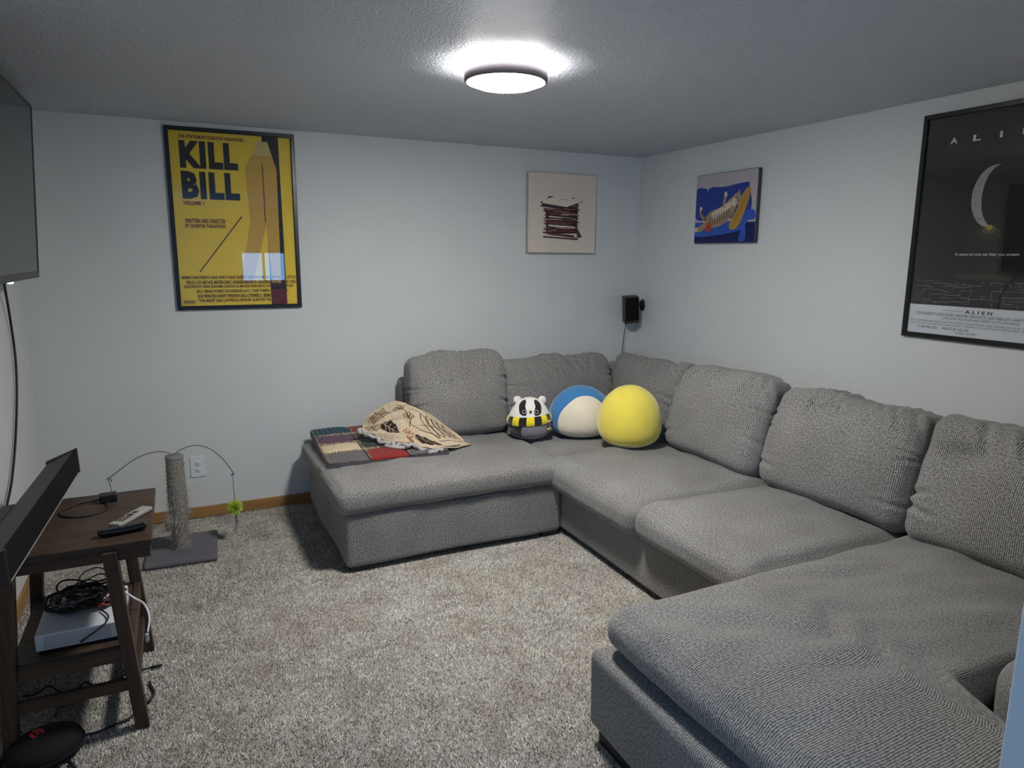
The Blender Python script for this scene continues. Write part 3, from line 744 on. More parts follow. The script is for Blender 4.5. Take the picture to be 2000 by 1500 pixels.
# ================================================================== TELEVISION
tv = thing('television', 'large flat television tilted on the left wall', 'television', (-3.8725, -.5, 1.508), math.radians(90))
tv.rotation_euler = (math.radians(3.42), 0, math.radians(90))
TW, TH = 1.45, .797         # local x runs towards the back wall, front is -y (into the room)
box('cabinet', -TW, 0, .004, .045, .006, TH-.006, M['black'], tv, bev=.004)
box('rear_housing', -TW+.25, -.25, .045, .075, .1, .55, M['black'], tv, bev=.01)
V = []; F = []
for (ins, y) in ((0, .03), (0, 0), (.011, 0), (.012, .004)):
    b_ = ins*2.6 if ins else 0
    V += [(-TW+ins, y, b_), (-ins, y, b_), (-ins, y, TH-ins), (-TW+ins, y, TH-ins)]
for i in range(3):
    for q in range(4): F.append((i*4+q, i*4+(q+1) % 4, (i+1)*4+(q+1) % 4, (i+1)*4+q))
mesh('bezel', V, F, M['bezel'], tv)
mesh('screen', [(-TW+.011, .003, .029), (-.011, .003, .029), (-.011, .003, TH-.011), (-TW+.011, .003, TH-.011)], [(0, 1, 2, 3)], M['screen'], tv)
box('indicator_light', -.65, -.60, .004, .016, -.008, .001, M['led'], tv)
box('wall_bracket', -TW/2-.2, -TW/2+.2, .075, .125, .22, .5, M['black'], tv, bev=.004)
box('wall_bracket', -TW/2-.06, -TW/2+.06, .12, .152, .26, .46, M['black'], tv, bev=.004)
tag(tube('power_cord', catmull([(-4.0, -.60, 1.50), (-4.018, -.46, 1.30), (-4.02, -.44, 1.11), (-4.02, -.51, .94), (-4.02, -.66, .75), (-4.018, -.85, .60), (-4.016, -1.05, .51), (-4.014, -1.3, .35), (-4.01, -1.5, .1), (-3.98, -1.6, .008)], 8), .0055, M['rubber']), 'black power cord hanging down the left wall below the television', 'cable')

# ================================================================== CORNER SPEAKER
sp = thing('wall_speaker', 'small black speaker on a wall bracket in the corner above the sofa', 'speaker', (-.117, -.10, 1.12))
bb = box('body', -.055, .055, -.05, .05, .0, .205, M['black'], sp, bev=.006); bb.rotation_euler = (math.radians(4), math.radians(-4), math.radians(-22))
gg = box('grille', -.05, .05, -.056, -.05, .012, .196, M['grille'], bb, bev=.002); gg.location = (0, -.053, 0)
gg2 = box('badge_strip', -.05, .05, -.058, -.056, -.0, .002, M['silver'], bb); gg2.location = (0, -.0565, -.088)
lathe('bracket_ball', [(.003, -.016), (.012, -.011), (.016, 0), (.012, .011), (.003, .016)], M['black'], sp, 16, loc=(.066, .01, .135))
tube('bracket_arm', [(.060, .01, .135), (.085, .01, .135), (.112, .005, .135)], .009, M['black'], sp, 10)
bk = lathe('bracket_plate', [(.003, 0), (.034, 0), (.036, .004), (.030, .012), (.003, .014)], M['black'], sp, 24)
bk.location = (.1165, .005, .13); bk.rotation_euler = (0, math.radians(-90), 0); bk.scale = (1.3, .9, 1)
tube('cable', catmull([(-.012, .03, .005), (-.014, .055, -.10), (-.014, .07, -.22), (-.02, .075, -.33), (-.018, .075, -.55)], 6), .0028, M['rubber'], sp, 6)

# ================================================================== OUTLET
ol = thing('wall_outlet', 'white double power outlet on the back wall behind the scratching post', 'outlet', (-3.235, 0, .329))
box('cover_plate', -.042, .042, -.007, 0, -.066, .066, M['white'], ol, bev=.003)
for z in (.021, -.021):
    so = lathe('socket', [(.0175, 0), (.0175, .003), (.015, .004)], M['white'], ol, 20); so.location = (0, -.0065, z); so.rotation_euler = (math.radians(90), 0, 0); so.scale = (1, .86, 1)
    for dx in (-.006, .006):
        s_ = box('slot', -.0011, .0011, -.004, .004, 0, .001, M['slot'], so); s_.location = (dx, .004, .004)
    s_ = lathe('slot', [(.0024, 0), (.0024, .001)], M['slot'], so, 10); s_.location = (0, -.0075, .0036)
sc = lathe('screw', [(.003, 0), (.003, .0015)], M['silver'], ol, 10); sc.location = (0, -.007, 0); sc.rotation_euler = (math.radians(90), 0, 0)

# ================================================================== SIDE TABLE
tb = thing('side_table', 'dark wooden A-frame side table with lower shelf by the left wall', 'table', (-3.66, -1.775, 0))
def lx(x): return x+3.66
def ly(y): return y+1.775
TZ = .68
for i in range(1):
    box('tabletop', lx(-3.90), lx(-3.413), ly(-2.065), ly(-1.485), TZ-.022, TZ, M['wood_x'], tb, bev=.003)
box('apron', lx(-3.893), lx(-3.42), ly(-2.06), ly(-2.04), TZ-.062, TZ-.022, M['wood_x'], tb, bev=.002)
box('apron', lx(-3.893), lx(-3.42), ly(-1.51), ly(-1.49), TZ-.062, TZ-.022, M['wood_x'], tb, bev=.002)
box('apron', lx(-3.893), lx(-3.873), ly(-2.04), ly(-1.51), TZ-.062, TZ-.022, M['wood_y'], tb, bev=.002)
box('apron', lx(-3.44), lx(-3.42), ly(-2.04), ly(-1.51), TZ-.062, TZ-.022, M['wood_y'], tb, bev=.002)
def leg(xb, xt, y):
    a, b = .021, .022
    bot = [(lx(xb)-a, ly(y)-b, 0), (lx(xb)+a, ly(y)-b, 0), (lx(xb)+a, ly(y)+b, 0), (lx(xb)-a, ly(y)+b, 0)]
    top = [(lx(xt)-a, ly(y)-b, TZ-.024), (lx(xt)+a, ly(y)-b, TZ-.024), (lx(xt)+a, ly(y)+b, TZ-.024), (lx(xt)-a, ly(y)+b, TZ-.024)]
    return hexa('leg', bot, top, M['wood_z'], tb, .002)
leg(-3.492, -3.540, -2.06); leg(-3.488, -3.535, -1.535); leg(-3.873, -3.822, -2.06); leg(-3.873, -3.822, -1.535)
for k in range(3):
    box('shelf_board', lx(-3.852), lx(-3.512), ly(-2.045+k*.166), ly(-2.045+k*.166+.1645), .285, .308, M['wood_x'], tb, bev=.002)
box('shelf_rail', lx(-3.845), lx(-3.515), ly(-2.072), ly(-2.05), .262, .308, M['wood_x'], tb, bev=.002)
box('shelf_rail', lx(-3.845), lx(-3.515), ly(-1.548), ly(-1.526), .262, .308, M['wood_x'], tb, bev=.002)
box('shelf_rail', lx(-3.517), lx(-3.495), ly(-2.045), ly(-1.55), .255, .315, M['wood_y'], tb, bev=.002)
box('rung', lx(-3.858), lx(-3.503), ly(-2.072), ly(-2.05), .150, .190, M['wood_x'], tb, bev=.002)
box('rung', lx(-3.858), lx(-3.503), ly(-1.546), ly(-1.524), .150, .190, M['wood_x'], tb, bev=.002)
box('side_rung', lx(-3.512), lx(-3.492), ly(-2.045), ly(-1.55), .12, .16, M['wood_y'], tb, bev=.002)

# ================================================================== SOUNDBAR
sb = thing('soundbar', 'long black soundbar lying across the side table under the television', 'soundbar', (-3.745, -1.70, TZ))
d0 = np.array([.0500, .9987])               # axis of the bar, away from the camera
n0 = np.array([.9987, -.0500])              # towards the room
def bar(name, s0, s1, prof, mat, bev):
    """prof: list of (distance towards room, height)"""
    A = [(d0[0]*s0+n0[0]*p[0], d0[1]*s0+n0[1]*p[0], p[1]) for p in prof]
    B = [(d0[0]*s1+n0[0]*p[0], d0[1]*s1+n0[1]*p[0], p[1]) for p in prof]
    return hexa(name, [A[0], A[1], B[1], B[0]], [A[3], A[2], B[2], B[3]], mat, sb, bev)
bar('body', -.566, .558, [(-.112, .006), (-.004, .006), (-.006, .108), (-.112, .058)], M['bartop'], .006)
bar('grille', -.568, .560, [(-.007, .008), (.001, .008), (-.002, .110), (-.010, .108)], M['grille'], .002)
bar('trim_strip', -.568, .560, [(-.010, .0025), (.0012, .0025), (.0012, .0075), (-.010, .0075)], M['silver'], .001)
bar('end_cap', .556, .575, [(-.118, .002), (.004, .002), (.001, .114), (-.118, .064)], M['black'], .004)
bar('end_cap', -.585, -.562, [(-.118, .002), (.004, .002), (.001, .114), (-.118, .064)], M['black'], .004)
bar('connector_box', -.42, .02, [(-.150, .01), (-.108, .01), (-.108, .062), (-.150, .058)], M['bartop'], .005)
for s in (-.3, .28):
    bar('rubber_foot', s-.04, s+.04, [(-.09, .0), (-.03, .0), (-.03, .008), (-.09, .008)], M['rubber'], .001)

# ================================================================== THINGS ON THE TABLE
rm = thing('remote_control', 'slim silver remote with dark buttons on the side table', 'remote', (-3.484, -1.832, TZ), math.atan2(.145, .094))
box('body', -.092, .092, -.0215, .0215, 0.001, .016, M['silver'], rm, bev=.004)
for i in range(3):
    for j in range(4):
        b_ = box('button', -.004, .004, -.004, .004, 0, .0025, M['darkbtn'], rm, bev=.001); b_.location = (-.062+j*.013, -.012+i*.012, .0165)
b_ = lathe('button', [(.012, 0), (.012, .002), (.006, .0025)], M['darkbtn'], rm, 18, loc=(-.003, 0, .0155))
for j in range(2):
    b_ = box('button', -.003, .003, -.009, .009, 0, .002, M['darkbtn'], rm, bev=.0008); b_.location = (.019+j*.010, 0, .0165)
rk = thing('remote_control', 'rounded black remote at the front of the side table', 'remote', (-3.503, -1.970, TZ), math.atan2(.020, .132))
def rkf(P, Nn, U):
    P[:, 2] += .004*U[:, 0]**2; return P
rbox('body', (0, 0, .0125), (.075, .019, .0115), .0105, M['blackgloss'], rk, 0, 10, rkf)
for j in range(3):
    lathe('button', [(.005, 0), (.005, .0012), (.002, .0016)], M['darkbtn'], rk, 14, loc=(-.03+j*.022, 0, .0242))
ch = thing('charger_plug', 'black charger block with a looped cable at the back of the side table', 'charger', (-3.573, -1.585, TZ), .1)
box('block', -.030, .030, -.028, .022, 0.001, .03, M['black'], ch, bev=.004)
tube('cable', catmull([(-.028, .0, .012), (-.06, .005, .006), (-.11, .0, .0035), (-.155, -.06, .0035), (-.145, -.12, .0035), (-.08, -.155, .0035), (-.02, -.13, .0035), (-.005, -.075, .004), (-.006, -.03, .012)], 8), .0028, M['rubber'], ch, 6)

# ================================================================== CONSOLE AND CABLES ON THE SHELF
SZ = .308
cs = thing('game_console', 'flat white game console with perforated front on the lower shelf', 'console', (-3.655, -1.855, SZ))
box('body', -.130, .128, -.145, .145, .012, .068, M['console'], cs, bev=.003)
box('plinth', -.122, .120, -.137, .137, .001, .012, M['black'], cs, bev=.002)
V = []; F = []
for i in range(36):
    for j in range(8):
        x = -.104+i*.0055; z = .020+j*.0058; r = .0017
        b_ = len(V); V += [(x+r*math.cos(t), -.1455, z+r*math.sin(t)) for t in np.linspace(0, 2*math.pi, 6, endpoint=False)]; F.append(tuple(range(b_, b_+6)))
vt = mesh('vent_holes', V, F, M['slot'], cs); vt['kind'] = 'stuff'
CZ = SZ+.069
def loops(cx, cy, rx, ry, turns, seed, z0, z1, rot=0.0, n=9):
    rs = np.random.RandomState(seed); pts = []
    for i in range(int(turns*n)):
        t = 2*math.pi*i/n; k = 1+rs.uniform(-.22, .22)
        x, y = rx*k*math.cos(t), ry*k*math.sin(t)
        pts.append((cx+x*math.cos(rot)-y*math.sin(rot), cy+x*math.sin(rot)+y*math.cos(rot), z0+(z1-z0)*rs.rand()))
    return catmull(pts, 6)
cx_, cy_ = -3.645, -1.80
tag(tube('cable_coil', loops(cx_-.015, cy_, .105, .085, 7, 1, CZ+.004, CZ+.035), .0042, M['rubber']), 'thick black cable coiled on top of the white console', 'cable')
tag(tube('cable_coil', loops(cx_+.02, cy_+.03, .085, .065, 7, 2, CZ+.004, CZ+.055), .0024, M['rubber']), 'thin black cable in many small loops at the back of the cable heap', 'cable')
tag(tube('cable_coil', loops(cx_+.045, cy_-.035, .055, .04, 3, 3, CZ+.004, CZ+.035), .0026, M['rubber']), 'thin black cable in tight loops at the right of the cable heap', 'cable')
tag(tube('cable_coil', loops(cx_-.04, cy_-.02, .075, .055, 2, 6, CZ+.012, CZ+.045, .4), .0030, M['greycable']), 'grey cable looped over the left of the cable heap', 'cable')
tag(tube('cable_coil', loops(cx_+.035, cy_-.06, .035, .032, 2.2, 8, CZ+.004, CZ+.03), .0030, M['redcable']), 'red cable curled in the front of the cable heap', 'cable')
tag(tube('red_cable', catmull([(cx_-.05, cy_+.05, CZ+.03), (cx_-.02, cy_+.06, CZ+.085), (cx_+.03, cy_+.06, CZ+.10), (cx_+.075, cy_+.05, CZ+.07), (cx_+.10, cy_+.03, CZ+.02), (cx_+.12, cy_-.02, CZ+.006)], 8), .0022, M['redcable']), 'thin red cable arching up above the cable heap', 'cable')
tag(tube('black_cable', catmull([(cx_-.07, cy_+.02, CZ+.02), (cx_-.10, cy_+.03, CZ+.055), (cx_-.08, cy_+.05, CZ+.075), (cx_-.02, cy_+.03, CZ+.07), (cx_+.01, cy_-.02, CZ+.05), (cx_+.0, cy_-.05, CZ+.03)], 8), .0032, M['rubber']), 'black cable loop sticking up at the top left of the cable heap', 'cable')
an = thing('antenna_cord', 'short black cord hanging over the perforated console front', 'cable', (0, 0, 0))
tube('cord', catmull([(-3.60, -1.90, CZ+.006), (-3.575, -1.955, CZ+.008), (-3.575, -1.995, CZ+.004), (-3.600, -2.0095, CZ-.012), (-3.640, -2.0095, CZ-.036)], 8), .0028, M['rubber'], an, 8)
tube('plug', [(-3.634, -2.0095, CZ-.033), (-3.655, -2.0095, CZ-.046)], .0040, M['rubber'], an, 8)
wc = thing('charging_cable', 'white charging cable drooping off the right side of the shelf', 'cable', (0, 0, 0))
tube('cord', catmull([(-3.60, -1.86, CZ+.02), (-3.565, -1.82, CZ+.03), (-3.53, -1.80, CZ+.01), (-3.50, -1.80, CZ-.02), (-3.47, -1.82, CZ-.04), (-3.455, -1.86, CZ-.075), (-3.462, -1.90, CZ-.115)], 8), .0036, M['white'], wc, 8)
pl = box('plug', -.006, .006, -.004, .004, -.014, .014, M['white'], wc, bev=.0015); pl.location = (-3.4645, -1.907, CZ-.13)
box('plug_tip', -.004, .004, -.0025, .0025, -.008, .0, M['silver'], pl).location = (0, 0, -.018)

# ================================================================== FLOOR BY THE TABLE
cz = thing('headphone_case', 'round black zipped headphone case with red emblem under the side table', 'case', (-3.772, -2.10, 0), math.radians(28))
lathe('shell', [(.02, .002), (.085, .002), (.101, .014), (.106, .030), (.104, .044), (.094, .060), (.070, .072), (.035, .078), (.003, .079)], M['case'], cz, 40).scale = (1.06, .95, 1)
lathe('zip', [(.1065, .028), (.1085, .031), (.1065, .034)], M['rubber'], cz, 40, cap=False).scale = (1.06, .95, 1)
em = Flat()
em.ell(0, 0, .021, .021, M['red'], 1, 32)
n = 20
ring = [(.0105*math.cos(t), .0105*math.sin(t)-.002) for t in np.linspace(0, 2*math.pi, n, endpoint=False)]
rin = [(.006*math.cos(t), .006*math.sin(t)-.002) for t in np.linspace(0, 2*math.pi, n, endpoint=False)]
for i in range(n):
    j = (i+1) % n; em.poly([ring[i], ring[j], rin[j], rin[i]], M['case'], 2)
em.rect(-.0105, -.006, -.002, .021, M['case'], 2)
eo = em.build('emblem', cz, 0); eo.rotation_euler = (math.radians(-80), 0, math.radians(10)); eo.location = (-.012, .022, .0802)
FC = .006
tag(tube('floor_cable', catmull([(-3.90, -1.70, FC), (-3.86, -1.705, FC), (-3.82, -1.687, FC+.01), (-3.774, -1.733, FC), (-3.73, -1.76, FC), (-3.70, -1.72, FC+.012), (-3.657, -1.746, FC), (-3.59, -1.73, FC), (-3.557, -1.689, FC+.01), (-3.575, -1.62, FC+.02), (-3.62, -1.57, FC)], 8), .0042, M['rubber']), 'thin black cable winding over the carpet under the table shelf', 'cable')
tag(tube('floor_cable', catmull([(-3.70, -2.04, FC), (-3.64, -2.045, FC), (-3.587, -2.028, FC), (-3.54, -2.01, FC), (-3.501, -1.96, FC), (-3.47, -1.93, FC+.008), (-3.462, -1.88, FC), (-3.48, -1.80, FC)], 8), .0045, M['rubber']), 'black cable running from the headphone case behind the right front table leg', 'cable')
tag(tube('floor_cable', catmull([(-3.772, -1.90, FC+.01), (-3.764, -1.83, FC), (-3.75, -1.77, FC)], 8), .0045, M['rubber']), 'short black cable behind the headphone case', 'cable')
tag(tube('floor_cable', catmull([(-3.70, -2.17, FC), (-3.675, -2.23, FC), (-3.66, -2.32, FC), (-3.68, -2.5, FC)], 8), .006, M['rubber']), 'thick black cable in front of the headphone case', 'cable')
tag(tube('floor_cable', catmull([(-3.895, -2.0, FC), (-3.90, -2.09, FC), (-3.885, -2.14, FC), (-3.875, -2.3, FC)], 8), .0045, M['rubber']), 'black cable on the carpet beside the left front table leg', 'cable')
pg = thing('cable_plug', 'small black cable plug lying on the carpet right of the table', 'plug', (-3.465, -1.70, 0), .1)
tube('plug_body', [(-.012, 0, .008), (.02, 0, .008), (.03, 0, .008)], [.006, .006, .004], M['rubber'], pg, 8)
tube('cord', catmull([(-.06, .02, .006), (-.035, .005, .006), (-.012, 0, .008)], 6), .003, M['rubber'], pg, 6)

# ================================================================== SCRATCHING POST
PX, PY = -3.352, -.52
pt = thing('scratching_post', 'frayed grey cat scratching post with wire arms on a square base', 'cat toy', (PX, PY, 0))
b_ = box('base', -.178, .178, -.205, .205, .0, .024, M['base_grey'], pt, bev=.01, seg=3); b_.rotation_euler = (0, 0, math.radians(-3)); b_.location = (.005, .0, .013)
rs = np.random.RandomState(3)
prof = [(.046, .02)]+[(.0445+.002*math.sin(i*2.2)+.0035*math.exp(-((i/60*.5-.30)/.10)**2), .03+i/60*.505) for i in range(61)]
lathe('sisal_post', prof, M['sisal'], pt, 28)
lathe('cap', [(.044, .533), (.046, .536), (.046, .549), (.042, .553), (.003, .554)], M['post_grey'], pt, 28)
# frayed fibres
V, F = [], []
for i in range(1500):
    z = rs.uniform(.04, .52)
    if rs.rand() < .55: z = np.clip(rs.normal(.26, .09), .03, .5)
    if i < 260: z = rs.uniform(.02, .06)
    t = rs.uniform(0, 2*math.pi); ln = rs.uniform(.012, .035)*(1.25 if .16 < z < .36 else .8)
    o_ = np.array([math.cos(t), math.sin(t), 0]); tg = np.array([-math.sin(t), math.cos(t), 0])
    p = o_*.045+np.array([0, 0, z]); dv = o_*rs.uniform(.1, .55)+tg*rs.uniform(-.5, .5)+np.array([0, 0, rs.uniform(-1.1, .7)])
    dv /= np.linalg.norm(dv); q = p+dv*ln*.55; e = p+dv*ln+np.array([0, 0, -.18*ln])+tg*rs.uniform(-.2, .2)*ln
    q[2] = max(q[2], .026); e[2] = max(e[2], .026)
    sd = np.cross(dv, o_); sd /= np.linalg.norm(sd)+1e-9; wd = .0011
    b_ = len(V); V += [p-sd*wd, p+sd*wd, q+sd*wd*.8, q-sd*wd*.8, e]; F += [(b_, b_+1, b_+2, b_+3), (b_+3, b_+2, b_+4)]
# the big torn tuft on the left at z .17
for i in range(420):
    t = rs.normal(math.radians(215), .35); z = rs.normal(.185, .022)
    o_ = np.array([math.cos(t), math.sin(t), 0]); tg = np.array([-math.sin(t), math.cos(t), 0]); p = o_*.043+np.array([0, 0, z])
    ln = rs.uniform(.02, .062); dv = o_*.8+tg*rs.uniform(-.6, .6)+np.array([0, 0, rs.uniform(-.7, .35)]); dv /= np.linalg.norm(dv)
    q = p+dv*ln*.5; e = p+dv*ln+np.array([0, 0, -.25*ln]); sd = np.cross(dv, o_); sd /= np.linalg.norm(sd)+1e-9; wd = .0012
    b_ = len(V); V += [p-sd*wd, p+sd*wd, q+sd*wd, q-sd*wd, e]; F += [(b_, b_+1, b_+2, b_+3), (b_+3, b_+2, b_+4)]
fr_ = mesh('loose_fibres', V, F, M['sisal_fray'], pt); fr_['kind'] = 'stuff'
La = tube('wire_arm', catmull([(.0, 0, .552), (-.03, 0, .572), (-.09, 0, .582), (-.17, 0, .562), (-.25, 0, .512), (-.318, 0, .462)], 8), .0032, M['wire'], pt, 8)
Ra = tube('wire_arm', catmull([(.0, 0, .552), (.03, 0, .578), (.10, 0, .596), (.17, 0, .575), (.24, 0, .505), (.292, 0, .412)], 8), .0032, M['wire'], pt, 8)
st = tube('string', catmull([(-.318, 0, .462), (-.312, -.002, .43), (-.308, -.003, .39), (-.312, -.004, .34), (-.33, -.004, .28)], 6), .0017, M['bluestring'], pt, 6)
tube('string_knot', catmull([(-.325, 0, .460), (-.316, .003, .466), (-.308, -.002, .46), (-.302, -.003, .446)], 5), .0026, M['bluestring'], st, 6)
st = tube('string', catmull([(.290, 0, .412), (.286, -.002, .36), (.288, 0, .27), (.288, 0, .20)], 6), .0017, M['bluestring'], pt, 6)
tube('string_knot', catmull([(.278, 0, .398), (.287, .003, .408), (.294, -.002, .410)], 5), .0028, M['bluestring'], st, 6)
for k in range(3):
    tube('string_tail', catmull([(.290, 0, .19), (.290+.006*(k-1), 0, .13), (.290+.008*(k-1), 0, .075+.01*k)], 5), .0016, M['bluestring'], st, 6)
V, F = [], []
pc = np.array([.287, 0, .213])
for i in range(2600):
    v = rs.normal(size=3); v /= np.linalg.norm(v); ln = rs.uniform(.026, .050)
    a_ = np.cross(v, rs.normal(size=3)); a_ /= np.linalg.norm(a_); wd = .0016
    p = pc+v*.004; q = pc+v*ln*.6+a_*.002; e = pc+v*ln+a_*rs.uniform(-.006, .006)
    b_ = len(V); V += [p-a_*wd, p+a_*wd, q+a_*wd, q-a_*wd, e]; F += [(b_, b_+1, b_+2, b_+3), (b_+3, b_+2, b_+4)]
pom = mesh('pompom', V, F, M['lime'], pt); pom['kind'] = 'stuff'; pom['label'] = 'lime green feather ball'

# ================================================================== QUILT
def fabric(name, c0, c1, sc=90.0, bump=.4):
    m, nt, b = nmat(name); tc = N(nt, 'ShaderNodeTexCoord')
    n_ = N(nt, 'ShaderNodeTexNoise', Scale=sc, Detail=4.0); L(nt, tc.outputs['Object'], n_.inputs['Vector'])
    rp = ramp(nt, n_.outputs[0], [(.35, c0), (.65, c1)]); L(nt, rp.outputs[0], b.inputs['Base Color'])
    b.inputs['Roughness'].default_value = .92; b.inputs['Specular IOR Level'].default_value = .1; b.inputs['Sheen Weight'].default_value = .15
    bp = N(nt, 'ShaderNodeBump', Strength=bump, Distance=.002); L(nt, n_.outputs[0], bp.inputs['Height']); L(nt, bp.outputs[0], b.inputs['Normal']); return m
def plaid_mat():
    m, nt, b = nmat('teal_plaid'); tc = N(nt, 'ShaderNodeTexCoord'); sx = N(nt, 'ShaderNodeSeparateXYZ'); L(nt, tc.outputs['Object'], sx.inputs[0])
    cur = None
    for k in (0, 1):
        ms = N(nt, 'ShaderNodeMath', operation='MULTIPLY'); L(nt, sx.outputs[k], ms.inputs[0]); ms.inputs[1].default_value = 2*math.pi/.03
        sn = N(nt, 'ShaderNodeMath', operation='SINE'); L(nt, ms.outputs[0], sn.inputs[0])
        gt = N(nt, 'ShaderNodeMath', operation='GREATER_THAN'); L(nt, sn.outputs[0], gt.inputs[0]); gt.inputs[1].default_value = .75
        if cur is None: cur = gt
        else:
            mx_ = N(nt, 'ShaderNodeMath', operation='MAXIMUM'); L(nt, cur.outputs[0], mx_.inputs[0]); L(nt, gt.outputs[0], mx_.inputs[1]); cur = mx_
    rp = ramp(nt, cur.outputs[0], [(0, S(70, 98, 106)), (1, S(40, 52, 66))]); L(nt, rp.outputs[0], b.inputs['Base Color'])
    b.inputs['Roughness'].default_value = .92; b.inputs['Specular IOR Level'].default_value = .1; return m
QM = {'teal': plaid_mat(), 'red': fabric('quilt_red', S(124, 36, 34), S(142, 48, 44)), 'brick': fabric('quilt_brick', S(112, 46, 40), S(128, 58, 50)),
      'purple': fabric('quilt_purple', S(80, 58, 74), S(98, 72, 88)), 'char': fabric('quilt_charcoal', S(50, 49, 54), S(68, 66, 70)),
      'cream': fabric('quilt_cream', S(196, 176, 144), S(214, 196, 164)), 'grey': fabric('quilt_grey', S(84, 80, 82), S(108, 102, 102)),
      'under': fabric('quilt_underside', S(54, 52, 58), S(70, 68, 72)), 'fringe': fabric('quilt_fringe', S(178, 160, 132), S(216, 200, 172), 200)}
qt = thing('patchwork_quilt', 'folded patchwork quilt with frayed seams on the left chaise', 'blanket', (-2.225, -.455, .468))
QW, QD = .70, .75
cols, rows_ = 3, 4
cw, rd = QW/cols, QD/rows_
grid = [['grey', 'red', 'grey'], ['cream', 'char', 'char'], ['purple', 'char', 'brick'], ['teal', 'brick', 'char']]
def qz(x, y): return .006*math.sin(x*9+1)+.005*math.sin(y*11+x*5)
def sag(x, y):
    return .016+.014*np.clip((y+QD/2)/QD, 0, 1)+.004*np.sin(x*10+1.0)*np.cos(y*9)
def qskew(x, y): return x+.03*(y/QD), y+.02*math.sin(x*5)*0+.06*(x/QW)*0
def qfn_under(P, Nn, U):
    z0 = P[:, 2]
    P[:, 2] = np.where(z0 > 0, sag(P[:, 0], P[:, 1])-.001, .002)
    P[:, 0] += .03*P[:, 1]/QD
    return P
rbox('folded_layers', (0, 0, 0), (QW/2+.004, QD/2+.004, .012), .010, QM['under'], qt, 0, 20, qfn_under)
for r in range(rows_):
    for c in range(cols):
        x0, y0 = -QW/2+c*cw, -QD/2+r*rd
        def fn(P, Nn, U, x0=x0, y0=y0, s=r*3+c):
            Xw, Yw = P[:, 0]+x0+cw/2, P[:, 1]+y0+rd/2
            P[:, 2] += .010*(1-U[:, 0]**4)*(1-U[:, 1]**4)*(U[:, 2] > 0)+sag(Xw, Yw)+.004+wav(np.stack([Xw, Yw, Xw*0], 1), s, 40, .0022)
            P[:, 0] += .03*Yw/QD
            return P
        rbox('patch', (x0+cw/2, y0+rd/2, 0), (cw/2-.003, rd/2-.003, .007), .006, QM[grid[r][c]], qt, 0, 9, fn)
# frayed fringes along the seams
V, F = [], []
def fringe_line(p0, p1, n_, ln=.012):
    p0 = np.array(p0); p1 = np.array(p1); d = (p1-p0)/np.linalg.norm(p1-p0); nn = np.array([-d[1], d[0]])
    for i in range(n_):
        q = p0+(p1-p0)*rs.rand(); a_ = rs.uniform(-1, 1); z = float(sag(q[0], q[1]))+.011
        x, y = q[0]+.03*q[1]/QD, q[1]
        tip = np.array([x, y])+nn*a_*ln+d*rs.uniform(-.5, .5)*ln; h = rs.uniform(.004, .012)
        b_ = len(V); wd = .0013
        V.extend([(x-d[0]*wd, y-d[1]*wd, z-.004), (x+d[0]*wd, y+d[1]*wd, z-.004), (tip[0]+d[0]*wd, tip[1]+d[1]*wd, z+h), (tip[0]-d[0]*wd, tip[1]-d[1]*wd, z+h)]); F.append((b_, b_+1, b_+2, b_+3))
for c in range(0, cols+1):
    if c == cols: continue
    fringe_line((-QW/2+c*cw, -QD/2), (-QW/2+c*cw, QD/2), 420)
for r in range(1, rows_):
    fringe_line((-QW/2, -QD/2+r*rd), (QW/2, -QD/2+r*rd), 420)
fg = mesh('seam_fringe', V, F, QM['fringe'], qt); fg['kind'] = 'stuff'; fg['label'] = 'cream frayed seam threads'

# ================================================================== FLORAL BLANKET
bk_ = thing('floral_blanket', 'crumpled cream blanket with brown leaf pattern on top of the quilt', 'blanket', (0, 0, 0))
CP = np.array([
 [(-2.27, -.34, .60), (-2.17, -.345, .675), (-2.06, -.38, .716), (-1.94, -.42, .68), (-1.83, -.47, .57)],
 [(-2.30, -.42, .585), (-2.18, -.44, .632), (-2.05, -.46, .685), (-1.90, -.51, .635), (-1.765, -.55, .53)],
 [(-2.32, -.48, .575), (-2.18, -.53, .610), (-2.05, -.55, .625), (-1.89, -.60, .58), (-1.73, -.64, .500)],
 [(-2.25, -.58, .555), (-2.14, -.65, .562), (-2.02, -.69, .548), (-1.87, -.72, .515), (-1.72, -.68, .484)],
 [(-2.165, -.67, .53), (-2.085, -.755, .522), (-1.985, -.815, .514), (-1.85, -.80, .497), (-1.695, -.712, .474)]], float)
def cr_row(P, t):
    k = len(P); x = t*(k-1); i = min(int(x), k-2); f = x-i
    p0, p1, p2, p3 = P[max(i-1, 0)], P[i], P[i+1], P[min(i+2, k-1)]
    return .5*((2*p1)+(-p0+p2)*f+(2*p0-5*p1+4*p2-p3)*f*f+(-p0+3*p1-3*p2+p3)*f**3)
def surf(u, v):
    p = cr_row(np.array([cr_row(CP[i], u) for i in range(5)]), v)
    a_ = .010*math.sin(9*u+7*v)*math.sin(3.14*u)+.011*math.sin(4+24*v-6*u)*math.exp(-((u-.25)/.28)**2)+.006*math.sin(17*u-9*v)
    return p+np.array([0, -.3*a_, a_])
nu, nv = 56, 46
G = np.array([[surf(i/(nu-1), j/(nv-1)) for i in range(nu)] for j in range(nv)])
du = np.gradient(G, axis=1); dv_ = np.gradient(G, axis=0); NN = np.cross(dv_, du); NN /= np.linalg.norm(NN, axis=2)[..., None]+1e-9
if NN[..., 2].mean() < 0: NN = -NN
TH_ = .007
V = np.concatenate([G.reshape(-1, 3), (G-NN*TH_).reshape(-1, 3)]); F = []
n0_ = nu*nv
